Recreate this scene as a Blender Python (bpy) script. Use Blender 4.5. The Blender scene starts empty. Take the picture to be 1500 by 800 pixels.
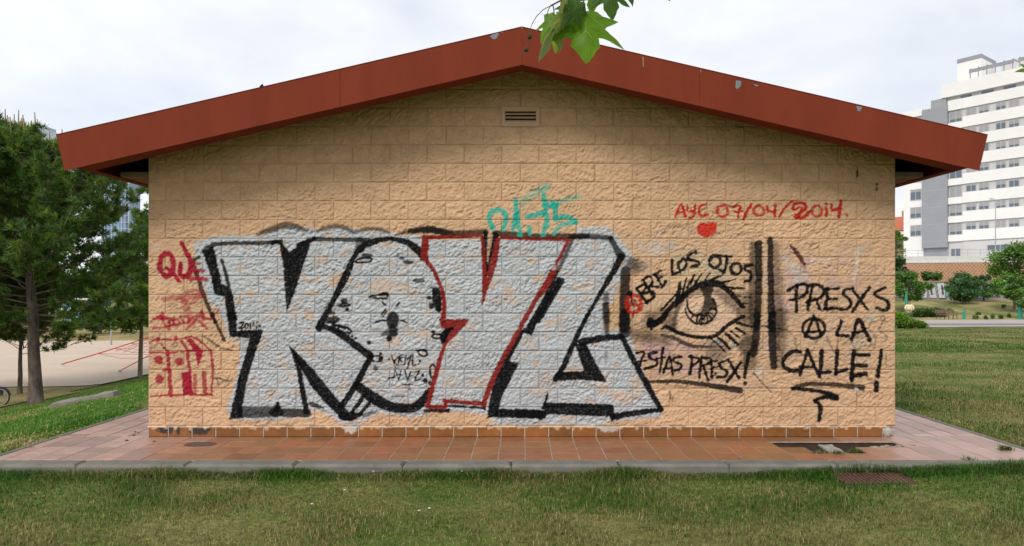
import bpy, bmesh, math, random
import numpy as np
from mathutils import Vector, Matrix
random.seed(7)
rng = np.random.default_rng(11)
R = math.radians
scene = bpy.context.scene
col = scene.collection

# ------------------------------------------------------------------ camera
EYE = 1.566          # eye height above the tiled platform
DW = 7.1             # distance from the camera to the gable wall
F = 972.7            # focal length in photograph pixels (1500 wide)
VX, VY = 764.5, 425.0
cam_data = bpy.data.cameras.new('camera')
cam = bpy.data.objects.new('camera', cam_data)
col.objects.link(cam)
scene.camera = cam
cam.location = (0, -DW, EYE)
cam.rotation_euler = (R(90), 0, 0)
cam_data.sensor_fit = 'HORIZONTAL'
cam_data.sensor_width = 36.0
cam_data.lens = 36.0 * F / 1500.0
cam_data.shift_x = -(VX - 750) / 1500.0
cam_data.shift_y = (VY - 400) / 1500.0
cam_data.clip_start = 0.05
cam_data.clip_end = 6000

# ------------------------------------------------------------------ sky, sun, exposure
SUN_EL, SUN_AZ = 42.0, -30.0        # azimuth measured from straight behind the camera, minus = from the left
world = bpy.data.worlds.new('World'); scene.world = world
world.use_nodes = True
nt = world.node_tree; nt.nodes.clear()
out = nt.nodes.new('ShaderNodeOutputWorld')
sky = nt.nodes.new('ShaderNodeTexSky'); sky.sky_type = 'NISHITA'; sky.sun_disc = False
sky.sun_elevation = R(SUN_EL); sky.sun_rotation = R(180 + SUN_AZ)
sky.air_density = 1.0; sky.dust_density = 2.0
bg1 = nt.nodes.new('ShaderNodeBackground'); bg1.inputs['Strength'].default_value = 0.12
nt.links.new(sky.outputs[0], bg1.inputs['Color'])
tc = nt.nodes.new('ShaderNodeTexCoord')
mp = nt.nodes.new('ShaderNodeMapping'); mp.inputs['Scale'].default_value = (1.0, 1.0, 2.4)
nt.links.new(tc.outputs['Generated'], mp.inputs[0])
nz = nt.nodes.new('ShaderNodeTexNoise'); nz.inputs['Scale'].default_value = 2.6
nz.inputs['Detail'].default_value = 7; nz.inputs['Roughness'].default_value = 0.52
nz.inputs['Distortion'].default_value = 0.35
nt.links.new(mp.outputs[0], nz.inputs['Vector'])
rp = nt.nodes.new('ShaderNodeValToRGB')
e = rp.color_ramp.elements
e[0].position = 0.30; e[0].color = (0.80, 0.86, 0.96, 1)
e[1].position = 0.60; e[1].color = (1.10, 1.10, 1.10, 1)
nt.links.new(nz.outputs[0], rp.inputs[0])
bg2 = nt.nodes.new('ShaderNodeBackground'); bg2.inputs['Strength'].default_value = 0.59
nt.links.new(rp.outputs[0], bg2.inputs['Color'])
mx = nt.nodes.new('ShaderNodeMixShader'); mx.inputs[0].default_value = 0.90   # a nearly closed cloud deck
nt.links.new(bg1.outputs[0], mx.inputs[1]); nt.links.new(bg2.outputs[0], mx.inputs[2])
nt.links.new(mx.outputs[0], out.inputs['Surface'])

sun_data = bpy.data.lights.new('sun', 'SUN'); sun_data.energy = 1.5; sun_data.angle = R(22)
sun_data.color = (1.0, 0.95, 0.88)
sun = bpy.data.objects.new('sun', sun_data); col.objects.link(sun)
sd = Vector((math.sin(R(SUN_AZ)) * math.cos(R(SUN_EL)), -math.cos(R(SUN_AZ)) * math.cos(R(SUN_EL)), math.sin(R(SUN_EL))))
sun.rotation_euler = sd.to_track_quat('Z', 'Y').to_euler()
sun.location = (-6, -20, 25)

scene.view_settings.view_transform = 'Standard'
scene.view_settings.look = 'None'
scene.view_settings.gamma = 1.0
scene.view_settings.use_curve_mapping = False
scene.view_settings.exposure = 0.72
scene.cycles.max_bounces = 6
scene.cycles.transparent_max_bounces = 8

# ------------------------------------------------------------------ helpers
def at(px, py, Z):
    """point on the ray of a photograph pixel at depth Z"""
    return Vector(((px - VX) / F * Z, Z - DW, EYE + (VY - py) / F * Z))

def tag(o, label=None, cat=None, group=None, kind=None):
    if label: o['label'] = label
    if cat: o['category'] = cat
    if group: o['group'] = group
    if kind: o['kind'] = kind
    return o

def empty(name, loc=(0, 0, 0), rz=0, parent=None):
    o = bpy.data.objects.new(name, None); col.objects.link(o)
    o.location = loc; o.rotation_euler = (0, 0, rz); o.empty_display_size = 0.2
    o.parent = parent
    return o

def link(name, me, mat=None, parent=None):
    o = bpy.data.objects.new(name, me); col.objects.link(o)
    if mat is not None and len(me.materials) == 0: me.materials.append(mat)
    o.parent = parent
    return o

def fast_mesh(name, V, Fc, smooth=False):
    """V (n,3), Fc (m,k) numpy -> mesh"""
    V = np.asarray(V, np.float32); Fc = np.asarray(Fc, np.int32)
    me = bpy.data.meshes.new(name)
    n, k = Fc.shape
    me.vertices.add(len(V)); me.vertices.foreach_set('co', V.ravel())
    me.loops.add(n * k); me.loops.foreach_set('vertex_index', Fc.ravel())
    me.polygons.add(n)
    me.polygons.foreach_set('loop_start', np.arange(0, n * k, k, dtype=np.int32))
    me.polygons.foreach_set('loop_total', np.full(n, k, np.int32))
    if smooth: me.polygons.foreach_set('use_smooth', np.ones(n, bool))
    me.update(calc_edges=True); me.validate()
    return me

def set_col(me, C, name='Col'):
    C = np.asarray(C, np.float32)
    if C.shape[1] == 3: C = np.concatenate([C, np.ones((len(C), 1), np.float32)], 1)
    a = me.color_attributes.new(name, 'FLOAT_COLOR', 'POINT')
    a.data.foreach_set('color', C.ravel())

class MB:
    """collects shapes; build() links them as one mesh object"""
    def __init__(s): s.v = []; s.f = []
    def add(s, vs, fs):
        b = len(s.v); s.v += [tuple(v) for v in vs]; s.f += [tuple(i + b for i in f) for f in fs]; return s
    def box(s, x0, x1, y0, y1, z0, z1):
        vs = [(x0,y0,z0),(x1,y0,z0),(x1,y1,z0),(x0,y1,z0),(x0,y0,z1),(x1,y0,z1),(x1,y1,z1),(x0,y1,z1)]
        return s.add(vs, [(0,3,2,1),(4,5,6,7),(0,1,5,4),(1,2,6,5),(2,3,7,6),(3,0,4,7)])
    def cbox(s, x0, x1, y0, y1, z0, z1, c):
        """box with chamfered top edges"""
        vs = [(x0,y0,z0),(x1,y0,z0),(x1,y1,z0),(x0,y1,z0),
              (x0,y0,z1-c),(x1,y0,z1-c),(x1,y1,z1-c),(x0,y1,z1-c),
              (x0+c,y0+c,z1),(x1-c,y0+c,z1),(x1-c,y1-c,z1),(x0+c,y1-c,z1)]
        fs = [(0,3,2,1),(0,1,5,4),(1,2,6,5),(2,3,7,6),(3,0,4,7),(4,5,9,8),(5,6,10,9),(6,7,11,10),(7,4,8,11),(8,9,10,11)]
        return s.add(vs, fs)
    def prism(s, pts, a, b, axis='y'):
        """extrude a 2D polygon (ccw) between a and b on an axis"""
        n = len(pts)
        def P(p, t):
            return (p[0], t, p[1]) if axis == 'y' else ((t, p[0], p[1]) if axis == 'x' else (p[0], p[1], t))
        vs = [P(p, a) for p in pts] + [P(p, b) for p in pts]
        fs = [tuple(range(n)), tuple(range(2*n-1, n-1, -1))]
        for i in range(n):
            j = (i + 1) % n; fs.append((i, i + n, j + n, j))
        return s.add(vs, fs)
    def tube(s, pts, radii, n=8, caps=True):
        pts = [Vector(p) for p in pts]
        if not hasattr(radii, '__len__'): radii = [radii] * len(pts)
        b = len(s.v); up = Vector((0.31, 0.17, 0.93)).normalized()
        for i, p in enumerate(pts):
            t = (pts[min(i+1, len(pts)-1)] - pts[max(i-1, 0)]).normalized()
            u = t.cross(up)
            if u.length < 1e-3: u = t.cross(Vector((1, 0, 0)))
            u.normalize(); w = t.cross(u)
            for k in range(n):
                a = 2*math.pi*k/n
                s.v.append(tuple(p + (u*math.cos(a) + w*math.sin(a)) * radii[i]))
        for i in range(len(pts)-1):
            for k in range(n):
                k2 = (k+1) % n
                s.f.append((b+i*n+k, b+i*n+k2, b+(i+1)*n+k2, b+(i+1)*n+k))
        if caps:
            s.f.append(tuple(b+k for k in range(n)))
            s.f.append(tuple(b+(len(pts)-1)*n+k for k in range(n-1, -1, -1)))
        return s
    def blob(s, c, rx, ry, rz, seg=10, rings=6, rough=0.0, rnd=random):
        b = len(s.v)
        s.v.append((c[0], c[1], c[2]+rz))
        for i in range(1, rings):
            th = math.pi*i/rings
            for k in range(seg):
                a = 2*math.pi*k/seg; q = 1 + rnd.uniform(-rough, rough)
                s.v.append((c[0]+rx*q*math.sin(th)*math.cos(a), c[1]+ry*q*math.sin(th)*math.sin(a), c[2]+rz*q*math.cos(th)))
        s.v.append((c[0], c[1], c[2]-rz)); last = len(s.v)-1
        for k in range(seg): s.f.append((b, b+1+k, b+1+(k+1) % seg))
        for i in range(rings-2):
            for k in range(seg):
                s.f.append((b+1+i*seg+k, b+1+(i+1)*seg+k, b+1+(i+1)*seg+(k+1) % seg, b+1+i*seg+(k+1) % seg))
        o = b+1+(rings-2)*seg
        for k in range(seg): s.f.append((o+k, last, o+(k+1) % seg))
        return s
    def mesh(s, name, smooth=False):
        me = bpy.data.meshes.new(name); me.from_pydata(s.v, [], s.f); me.update()
        if smooth: me.polygons.foreach_set('use_smooth', np.ones(len(me.polygons), bool))
        return me
    def build(s, name, mat, parent=None, smooth=False):
        return link(name, s.mesh(name, smooth), mat, parent)

# ---- procedural materials
def mat(name, c, rough=0.8, var=0.18, scale=6.0, bump=0.0, bscale=60.0, spec=0.4, c2=None, attr=False,
        metallic=0.0, stretch=(1, 1, 1), detail=6, coat=0.0, fac=None):
    m = bpy.data.materials.new(name); m.use_nodes = True
    t = m.node_tree; b = t.nodes['Principled BSDF']
    tc = t.nodes.new('ShaderNodeTexCoord'); mpn = t.nodes.new('ShaderNodeMapping')
    mpn.inputs['Scale'].default_value = stretch
    t.links.new(tc.outputs['Object'], mpn.inputs[0])
    n = t.nodes.new('ShaderNodeTexNoise'); n.inputs['Scale'].default_value = scale; n.inputs['Detail'].default_value = detail
    n.inputs['Roughness'].default_value = 0.62
    t.links.new(mpn.outputs[0], n.inputs['Vector'])
    r = t.nodes.new('ShaderNodeValToRGB')
    lo, hi = fac or (0.32, 0.68)
    r.color_ramp.elements[0].position = lo; r.color_ramp.elements[1].position = hi
    if attr:
        a = t.nodes.new('ShaderNodeAttribute'); a.attribute_name = 'Col'
        r.color_ramp.elements[0].color = (1-var, 1-var, 1-var, 1); r.color_ramp.elements[1].color = (1+var,)*3 + (1,)
        t.links.new(n.outputs[0], r.inputs[0])
        mm = t.nodes.new('ShaderNodeMix'); mm.data_type = 'RGBA'; mm.blend_type = 'MULTIPLY'; mm.inputs[0].default_value = 1.0
        t.links.new(a.outputs['Color'], mm.inputs[6]); t.links.new(r.outputs[0], mm.inputs[7])
        t.links.new(mm.outputs[2], b.inputs['Base Color'])
    else:
        if c2 is None:
            r.color_ramp.elements[0].color = tuple(x*(1-var) for x in c) + (1,)
            r.color_ramp.elements[1].color = tuple(min(1, x*(1+var)) for x in c) + (1,)
        else:
            r.color_ramp.elements[0].color = tuple(c) + (1,); r.color_ramp.elements[1].color = tuple(c2) + (1,)
        t.links.new(n.outputs[0], r.inputs[0])
        t.links.new(r.outputs[0], b.inputs['Base Color'])
    b.inputs['Roughness'].default_value = rough
    b.inputs['Metallic'].default_value = metallic
    b.inputs['Specular IOR Level'].default_value = spec
    if coat: b.inputs['Coat Weight'].default_value = coat
    if bump:
        n2 = t.nodes.new('ShaderNodeTexNoise'); n2.inputs['Scale'].default_value = bscale; n2.inputs['Detail'].default_value = 5
        t.links.new(mpn.outputs[0], n2.inputs['Vector'])
        bp = t.nodes.new('ShaderNodeBump'); bp.inputs['Strength'].default_value = bump; bp.inputs['Distance'].default_value = 0.01
        t.links.new(n2.outputs[0], bp.inputs['Height']); t.links.new(bp.outputs[0], b.inputs['Normal'])
    return m

def leaf_mat(name, var=0.15, trans=0.35, rough=0.55, tint=(1.3, 1.35, 0.7), scale=1.2):
    """foliage: per-leaf colour from the attribute, part of the light passes through"""
    m = mat(name, None, rough=rough, var=var, scale=scale, attr=True, spec=0.25)
    t = m.node_tree; b = t.nodes['Principled BSDF']; o = t.nodes['Material Output']
    tr = t.nodes.new('ShaderNodeBsdfTranslucent')
    src = b.inputs['Base Color'].links[0].from_socket
    mm = t.nodes.new('ShaderNodeMix'); mm.data_type = 'RGBA'; mm.blend_type = 'MULTIPLY'; mm.inputs[0].default_value = 1
    mm.inputs[7].default_value = tint + (1,)
    t.links.new(src, mm.inputs[6]); t.links.new(mm.outputs[2], tr.inputs[0])
    ms = t.nodes.new('ShaderNodeMixShader'); ms.inputs[0].default_value = trans
    t.links.new(b.outputs[0], ms.inputs[1]); t.links.new(tr.outputs[0], ms.inputs[2])
    t.links.new(ms.outputs[0], o.inputs[0])
    return m

def glass_mat(name, c, rough=0.08):
    return mat(name, c, rough=rough, var=0.25, scale=0.35, spec=0.8)

# ---- smooth periodic noise fields for numpy work
def field(shape, sx, sy, seed, ang=0.0):
    """gaussian-filtered noise, unit variance; sx, sy in cells, rotated by ang"""
    g = np.random.default_rng(seed)
    w = np.fft.fft2(g.standard_normal(shape))
    fy = np.fft.fftfreq(shape[0])[:, None]; fx = np.fft.fftfreq(shape[1])[None, :]
    a = fx*math.cos(ang) + fy*math.sin(ang); b = -fx*math.sin(ang) + fy*math.cos(ang)
    h = np.exp(-2*math.pi**2*((a*sx)**2 + (b*sy)**2))
    r = np.real(np.fft.ifft2(w*h)); r -= r.mean()
    return (r / r.std()).astype(np.float32)

def sample(img, u, v):
    """bilinear, wrapping; u column, v row (floats)"""
    h, w = img.shape[:2]
    u = np.asarray(u); v = np.asarray(v)
    u0 = np.floor(u).astype(int); v0 = np.floor(v).astype(int); du = u-u0; dv = v-v0
    u1 = (u0+1) % w; v1 = (v0+1) % h; u0 %= w; v0 %= h
    if img.ndim == 3: du = du[..., None]; dv = dv[..., None]
    return (img[v0, u0]*(1-du)*(1-dv) + img[v0, u1]*du*(1-dv) + img[v1, u0]*(1-du)*dv + img[v1, u1]*du*dv)

def sstep(a, b, x):
    t = np.clip((np.asarray(x, float)-a)/(b-a), 0, 1); return t*t*(3-2*t)

# ------------------------------------------------------------------ terrain
GN = field((256, 256), 6, 6, 3)
def height(X, Y):
    X = np.asarray(X, float); Y = np.asarray(Y, float); Z = Y + DW
    base = -0.088 + 0.07*sstep(2.6, 4.9, X)*(1-sstep(8, 14, Y))
    # left: a bank that falls away to a flat at -2.3 m
    d = np.clip(-5.4 - X, 0, None)
    k = 0.6
    fall = 0.205*d
    left = -2.3*(1-np.exp(-fall/2.3*1.0)) * 0 - np.minimum(fall, 2.2)
    # soften the foot of the bank
    left = np.where(fall > 1.9, -(2.2 - 0.3*np.exp(-(fall-1.9)/0.3)), -fall)
    # right: lawn falls very gently, rises again beyond the path
    right = -0.021*np.clip(Z-8, 0, 37)*sstep(4, 8, X)
    right = right - 0.2*sstep(44, 56, Z)*sstep(4, 8, X)
    right = right + (1.45*sstep(60, 76, Z) + 2.3*sstep(77.5, 82, Z))*sstep(10, 30, X)
    back = -2.2*sstep(14, 40, Y)*(1-sstep(-5.4, 8, X))*sstep(-16, -5.4, X)
    h = base + left + np.where(X > 4, right, 0) + back
    h = h + 0.02*sample(GN, X*3.1, Y*3.1)*sstep(1.5, 9, np.abs(Z-6)+np.clip(np.abs(X)-5, 0, 9))
    return h

def ground_hit(px, py):
    r = (px-VX)/F; s = (VY-py)/F; Z = 3.0
    while Z < 400:
        if EYE + s*Z <= float(height(r*Z, Z-DW)): break
        Z += 0.05
    return Vector((r*Z, Z-DW, float(height(r*Z, Z-DW))))

def axis(lo, hi, fine_lo, fine_hi, step, grow=1.18):
    a = list(np.arange(fine_lo, fine_hi+step/2, step))
    s = step; x = a[-1]
    while x < hi: s *= grow; x += s; a.append(x)
    s = step; x = a[0]; b = []
    while x > lo: s *= grow; x -= s; b.append(x)
    return np.array(b[::-1]+a)

def sheet(name, xs, ys, off, m, keep=None, smooth=True):
    gx, gy = np.meshgrid(xs, ys)
    V = np.stack([gx, gy, height(gx, gy)+off], -1).reshape(-1, 3)
    ny, nx = gx.shape; i = np.arange(ny-1)[:, None]*nx + np.arange(nx-1)[None, :]
    Fc = np.stack([i, i+1, i+nx+1, i+nx], -1).reshape(-1, 4)
    if keep is not None:
        c = V[Fc].mean(1); Fc = Fc[keep(c[:, 0], c[:, 1])]
    o = link(name, fast_mesh(name, V, Fc, smooth), m)
    tag(o, kind='structure'); return o

M = {}
def ground_material():
    m = bpy.data.materials.new('lawn_soil'); m.use_nodes = True
    t = m.node_tree; b = t.nodes['Principled BSDF']; b.inputs['Roughness'].default_value = 0.95
    b.inputs['Specular IOR Level'].default_value = 0.1
    tc = t.nodes.new('ShaderNodeTexCoord')
    def noise(sc, det, stretch=(1, 1, 1)):
        mpn = t.nodes.new('ShaderNodeMapping'); mpn.inputs['Scale'].default_value = stretch
        t.links.new(tc.outputs['Object'], mpn.inputs[0])
        n = t.nodes.new('ShaderNodeTexNoise'); n.inputs['Scale'].default_value = sc; n.inputs['Detail'].default_value = det
        n.inputs['Roughness'].default_value = 0.65
        t.links.new(mpn.outputs[0], n.inputs['Vector']); return n.outputs[0]
    r1 = t.nodes.new('ShaderNodeValToRGB'); r1.color_ramp.elements[0].position = 0.36; r1.color_ramp.elements[1].position = 0.66
    r1.color_ramp.elements[0].color = (0.058, 0.120, 0.015, 1); r1.color_ramp.elements[1].color = (0.24, 0.21, 0.085, 1)
    t.links.new(noise(0.55, 8, (1, 1.5, 1)), r1.inputs[0])
    r2 = t.nodes.new('ShaderNodeValToRGB'); r2.color_ramp.elements[0].position = 0.3; r2.color_ramp.elements[1].position = 0.7
    r2.color_ramp.elements[0].color = (0.55, 0.55, 0.55, 1); r2.color_ramp.elements[1].color = (1.35, 1.35, 1.3, 1)
    t.links.new(noise(16, 8), r2.inputs[0])
    mm = t.nodes.new('ShaderNodeMix'); mm.data_type = 'RGBA'; mm.blend_type = 'MULTIPLY'; mm.inputs[0].default_value = 1
    t.links.new(r1.outputs[0], mm.inputs[6]); t.links.new(r2.outputs[0], mm.inputs[7])
    t.links.new(mm.outputs[2], b.inputs['Base Color'])
    bp = t.nodes.new('ShaderNodeBump'); bp.inputs['Strength'].default_value = 0.6; bp.inputs['Distance'].default_value = 0.03
    t.links.new(noise(40, 6), bp.inputs['Height']); t.links.new(bp.outputs[0], b.inputs['Normal'])
    return m
M['lawn'] = ground_material()
M['sand'] = mat('pale_sand', (0.50, 0.41, 0.33), 0.95, 0.06, 0.5, 0.3, 30, 0.1)
M['path'] = mat('path_gravel', (0.38, 0.33, 0.30), 0.95, 0.08, 0.6, 0.3, 20, 0.1)
M['asphalt'] = mat('path_asphalt', (0.22, 0.22, 0.23), 0.9, 0.1, 1.0, 0.2, 40, 0.2)
M['meadow'] = mat('dry_meadow', (0.10, 0.13, 0.035), 0.95, 0.2, 0.30, 0.7, 6, 0.1, c2=(0.33, 0.27, 0.13), fac=(0.36, 0.60))
M['dryleft'] = mat('dry_turf', (0.12, 0.12, 0.035), 0.95, 0.2, 0.35, 0.6, 12, 0.1, c2=(0.30, 0.23, 0.11), fac=(0.36, 0.58))
sheet('lawn', axis(-2500, 2500, -24, 28, 0.5), axis(-60, 3500, -6, 70, 0.5), 0.0, M['lawn'])
sheet('dry_ground', np.arange(-60, -15.2, 0.5), np.arange(10, 130, 1.0), 0.03, M['dryleft'],
      keep=lambda x, y: (x < -16.4 + 0.25*np.sin(y*0.9)))
sheet('sand_court', np.arange(-60, -15.0, 0.25), np.arange(18.2, 43.5, 0.25), 0.06, M['sand'],
      keep=lambda x, y: (x < -16.6 + 0.2*np.sin(y*0.7)) & (y > 18.9 + 0.012*(x+30)**2*0.02 + 0.15*np.sin(x*0.8)) & (y < 42.8 + 0.3*np.sin(x*0.4)))
sheet('footpath', np.arange(12, 90, 0.5), np.arange(34, 58, 0.4), 0.03, M['path'], keep=lambda x, y: (y > 35.6+0.3*np.sin(x*.2)) & (y < 51.0+0.4*np.sin(x*.3)))
sheet('asphalt_strip', np.arange(12, 90, 0.5), np.arange(34, 58, 0.4), 0.055, M['asphalt'], keep=lambda x, y: (y > 38.2) & (y < 42.0))
sheet('dry_meadow', np.arange(12, 100, 0.5), np.arange(48, 78, 0.5), 0.02, M['meadow'], keep=lambda x, y: y > 50.5+0.4*np.sin(x*.3))

# ------------------------------------------------------------------ the tiled platform round the building
HW = 3.99            # half width of the gable wall
PITCH = 0.2535
M['tile'] = mat('terracotta_tile', None, rough=0.36, var=0.14, scale=9, attr=True, spec=0.75, bump=0.03, bscale=80)
M['grout'] = mat('platform_grout', (0.33, 0.28, 0.23), 0.9, 0.25, 7, 0.3, 90, 0.2)
M['kerb'] = mat('kerb_concrete', (0.155, 0.148, 0.128), 0.88, 0.2, 5, 0.35, 120, 0.3)
M['soil'] = mat('bare_soil', (0.040, 0.024, 0.018), 0.95, 0.35, 14, 0.8, 60, 0.15)
M['mortar'] = mat('mortar_bed', (0.40, 0.37, 0.33), 0.92, 0.25, 12, 0.6, 70, 0.2)
YF = -0.975          # front edge of the tiles
XE = 4.92            # outer edge of the tiles
YB = 11.0
b = MB()
b.box(-XE-0.02, XE+0.02, YF-0.01, YB, -0.30, -0.022)
platform = b.build('paving', M['soil']); tag(platform, kind='structure')
# grout bed just under the tile faces, left open where tiles are missing
cols = []
x0 = (733.9-VX)/137.0
n0 = int(math.floor((-XE-x0)/PITCH))
xs = [x0+PITCH*i for i in range(n0, n0+60)]
xs = [x for x in xs if x < XE+PITCH]
rowd = (0.02-YF)/4.0
missing = set()
tile_mesh_cache = {}
trnd = random.Random(5)
def hole(cx, r):
    pxw = VX + cx*137.0
    if r == 1 and 1119 < pxw < 1292: return True
    if r == 2 and 1150 < pxw < 1224: return True
    return False
bed = MB(); bed2 = MB(); tiles = []
for i in range(len(xs)):
    a = max(xs[i], -XE); c = min(xs[i]+PITCH, XE)
    if c-a < 0.03: continue
    for r in range(4):
        y1 = 0.02-r*rowd; y0 = y1-rowd
        if hole((a+c)/2, r): continue
        bed.box(a, c, y0, y1, -0.014, -0.0035)
        tiles.append((a, c, y0, y1, 0.0042, 0.0018))
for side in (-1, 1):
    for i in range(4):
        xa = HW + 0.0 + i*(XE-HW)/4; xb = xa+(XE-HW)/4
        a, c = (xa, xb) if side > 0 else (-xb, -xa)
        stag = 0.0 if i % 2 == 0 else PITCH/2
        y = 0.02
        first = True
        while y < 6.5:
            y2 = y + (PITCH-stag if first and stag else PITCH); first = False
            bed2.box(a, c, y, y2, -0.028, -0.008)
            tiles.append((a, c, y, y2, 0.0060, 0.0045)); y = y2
        bed2.box(a, c, y, YB, -0.028, -0.008)
tag(bed.build('grout_bed', M['grout'], platform), kind='stuff'); tag(bed2.build('dark_grout_bed', mat('dirty_grout', (0.11, 0.085, 0.07), .95, .3, 10, .3, 80), platform), kind='stuff')
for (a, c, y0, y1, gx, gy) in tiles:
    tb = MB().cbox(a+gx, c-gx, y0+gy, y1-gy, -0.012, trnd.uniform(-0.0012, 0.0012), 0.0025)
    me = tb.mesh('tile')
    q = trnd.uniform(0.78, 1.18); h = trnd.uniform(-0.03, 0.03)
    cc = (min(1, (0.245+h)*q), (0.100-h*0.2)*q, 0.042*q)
    if abs((a+c)/2) > HW: cc = ((0.36+h*0.5)*q, 0.225*q, 0.185*q)  # side tiles paler and pinker: the sky's reflection is put into their colour
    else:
        w = sstep(2.6, 4.0, abs((a+c)/2)); cc = tuple(cc[j]*(1-w)+((0.35, 0.20, 0.150)[j]*q)*w for j in range(3))  # front row fades into that painted sky reflection towards both ends
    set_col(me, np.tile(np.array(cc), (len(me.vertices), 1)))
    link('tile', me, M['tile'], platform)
# kerb stones
ktop = 0.004
def kerb(x0, x1, y0, y1):
    jz = trnd.uniform(-0.003, 0.003)
    MB().cbox(x0, x1, y0, y1, -0.32, ktop+jz, 0.022).build('kerb_stone', M['kerb'], platform)
kj = (591-VX)/162.0
x = kj-6*0.975
edges = [-XE-0.14] + [kj+0.975*i for i in range(-4, 7) if abs(kj+0.975*i) < XE+0.1] + [XE+0.14]
for a, c in zip(edges[:-1], edges[1:]): kerb(a+0.003, c-0.003, YF-0.185, YF)
# low concrete footing that shows under the kerb
MB().box(-XE-0.10, XE+0.10, YF-0.215, YF-0.02, -0.4, -0.075).build('kerb_footing', M['kerb'], platform)
for side in (-1, 1):
    y = YF+0.004
    while y < YB:
        y2 = min(YB, y+0.975)
        a, c = (XE+0.002, XE+0.085) if side > 0 else (-XE-0.085, -XE-0.002)
        kerb(a, c, y+0.003, y2-0.003); y = y2
# what shows in the gap of the missing tiles: a ridge of mortar, broken lumps, rubble
M['rubble2'] = mat('old_mortar', (0.30, 0.285, 0.26), .95, .4, 30, .9, 60); M['rubble'] = mat('broken_mortar', (0.25, 0.22, 0.18), .95, .3, 25, .6, 60)
def gp(px, py): # pixel on the platform plane
    Z = EYE*F/(py-VY); return ((px-VX)/F*Z, Z-DW)
rr = random.Random(3)
rb = MB()
strip = [(1198, 650), (1207, 651.2), (1219, 650.3), (1223, 654), (1232, 657.5), (1236, 662), (1245, 663.8), (1252, 664.6), (1256, 662.8), (1262, 665.5), (1230, 665.7), (1217, 664.5), (1214, 660), (1206, 655.5)]
pts = [gp(*p) for p in strip]
rb.prism([(p[0], p[1]) for p in pts][::-1], -0.03, -0.004, 'z')
rb.build('mortar_ridge', M['rubble2'], platform)
for px, py, s in ((1283, 655, .05), (1289, 657.5, .04), (1293, 654, .035), (1303, 653, .03), (1309, 654, .035), (1316, 652, .03), (1320, 655, .028), (1329, 652, .035), (1337, 652.5, .04), (1341, 655, .03), (1299, 651.5, .025), (1347, 654.5, .03)):
    x, y = gp(px, py)
    MB().blob((x, y, -0.012), s, s*0.8, s*0.45, 7, 5, 0.3, rr).build('rubble', M['rubble'], platform)
# dark patch of earth trodden on the tiles, left
x, y = gp(292, 651)
pp = []
for k in range(18):
    a = 2*math.pi*k/18; q = 1+rr.uniform(-.12, .12)
    pp.append((x+0.155*q*math.cos(a)*(1.15 if math.cos(a) > 0 else 0.95), y+0.095*q*math.sin(a)))
M['dirt'] = mat('damp_earth', (0.105, 0.065, 0.05), 0.85, 0.2, 20, 0.3, 90, 0.3)
MB().prism(pp, 0.0022, 0.005, 'z').build('earth_patch', M['dirt'], platform)
for px, py in ((203, 634.5), (198, 633), (196, 638), (186, 645.5), (185, 646), (226, 647)):
    x, y = gp(px, py); MB().blob((x, y, 0.004), rr.uniform(.008, .022), .012, .008, 6, 4, .3, rr).build('earth_crumb', M['dirt'], platform)

# ------------------------------------------------------------------ paint on the gable wall (spray strokes, in photograph pixels)
CX0, CY0, CS = 200, 88, 2           # canvas origin, samples per pixel
CWp, CHp = 1132, 560
canvas = np.zeros((CHp*CS, CWp*CS, 3), np.float32)
metal = np.zeros((CHp*CS, CWp*CS), np.float32)
TAN = np.array((0.530, 0.345, 0.211), np.float32)
n1 = field(canvas.shape[:2], 60, 60, 21); n2 = field(canvas.shape[:2], 7, 5, 22); n3 = field(canvas.shape[:2], 1.6, 1.6, 23)
canvas[:] = TAN*(1 + 0.03*n1 + 0.035*n2)[..., None]
edge_n = field(canvas.shape[:2], 2.2, 1.8, 24)
brush_n = field(canvas.shape[:2], 1.2, 1.2, 25)
patch_n = field(canvas.shape[:2], 16, 9, 26) * 0.75 + field(canvas.shape[:2], 5, 3, 27)*0.65
ZM = {'A': (210, 320, 5.333), 'B': (210, 460, 5.0), 'C': (400, 320, 5.0), 'D': (400, 470, 4.706), 'E': (600, 260, 4.706),
      'F': (600, 430, 4.0), 'G': (780, 320, 5.333), 'H': (760, 460, 4.706), 'I': (970, 280, 5.172), 'J': (900, 340, 5.714),
      'K': (900, 460, 5.714), 'L': (1110, 340, 6.154), 'M': (1110, 460, 4.444), 'P': (0, 0, 1.0)}
def cv(z, pts):
    ox, oy, s = ZM[z]
    return np.array([((ox+x/s-CX0)*CS, (oy+y/s-CY0)*CS) for x, y in pts], np.float32)

def blend(box, a, c, met=0.0):
    y0, y1, x0, x1 = box
    canvas[y0:y1, x0:x1] = canvas[y0:y1, x0:x1]*(1-a[..., None]) + np.asarray(c, np.float32)*a[..., None]
    metal[y0:y1, x0:x1] = metal[y0:y1, x0:x1]*(1-a) + met*a

def bbox(p, pad):
    h, w = metal.shape
    return (max(0, int(p[:, 1].min()-pad)), min(h, int(p[:, 1].max()+pad)+1), max(0, int(p[:, 0].min()-pad)), min(w, int(p[:, 0].max()+pad)+1))

def smooth_line(p, w, n=6):
    if len(p) < 3: return p, w
    P = np.vstack([2*p[0]-p[1], p, 2*p[-1]-p[-2]]); out = []; ow = []
    for i in range(1, len(P)-2):
        for t in np.linspace(0, 1, n, endpoint=False):
            a, b, c, d = P[i-1], P[i], P[i+1], P[i+2]
            out.append(0.5*((2*b)+(-a+c)*t+(2*a-5*b+4*c-d)*t*t+(-a+3*b-3*c+d)*t**3))
            ow.append(w[i-1]*(1-t)+w[i]*t)
    out.append(p[-1]); ow.append(w[-1])
    return np.array(out), np.array(ow)

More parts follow.
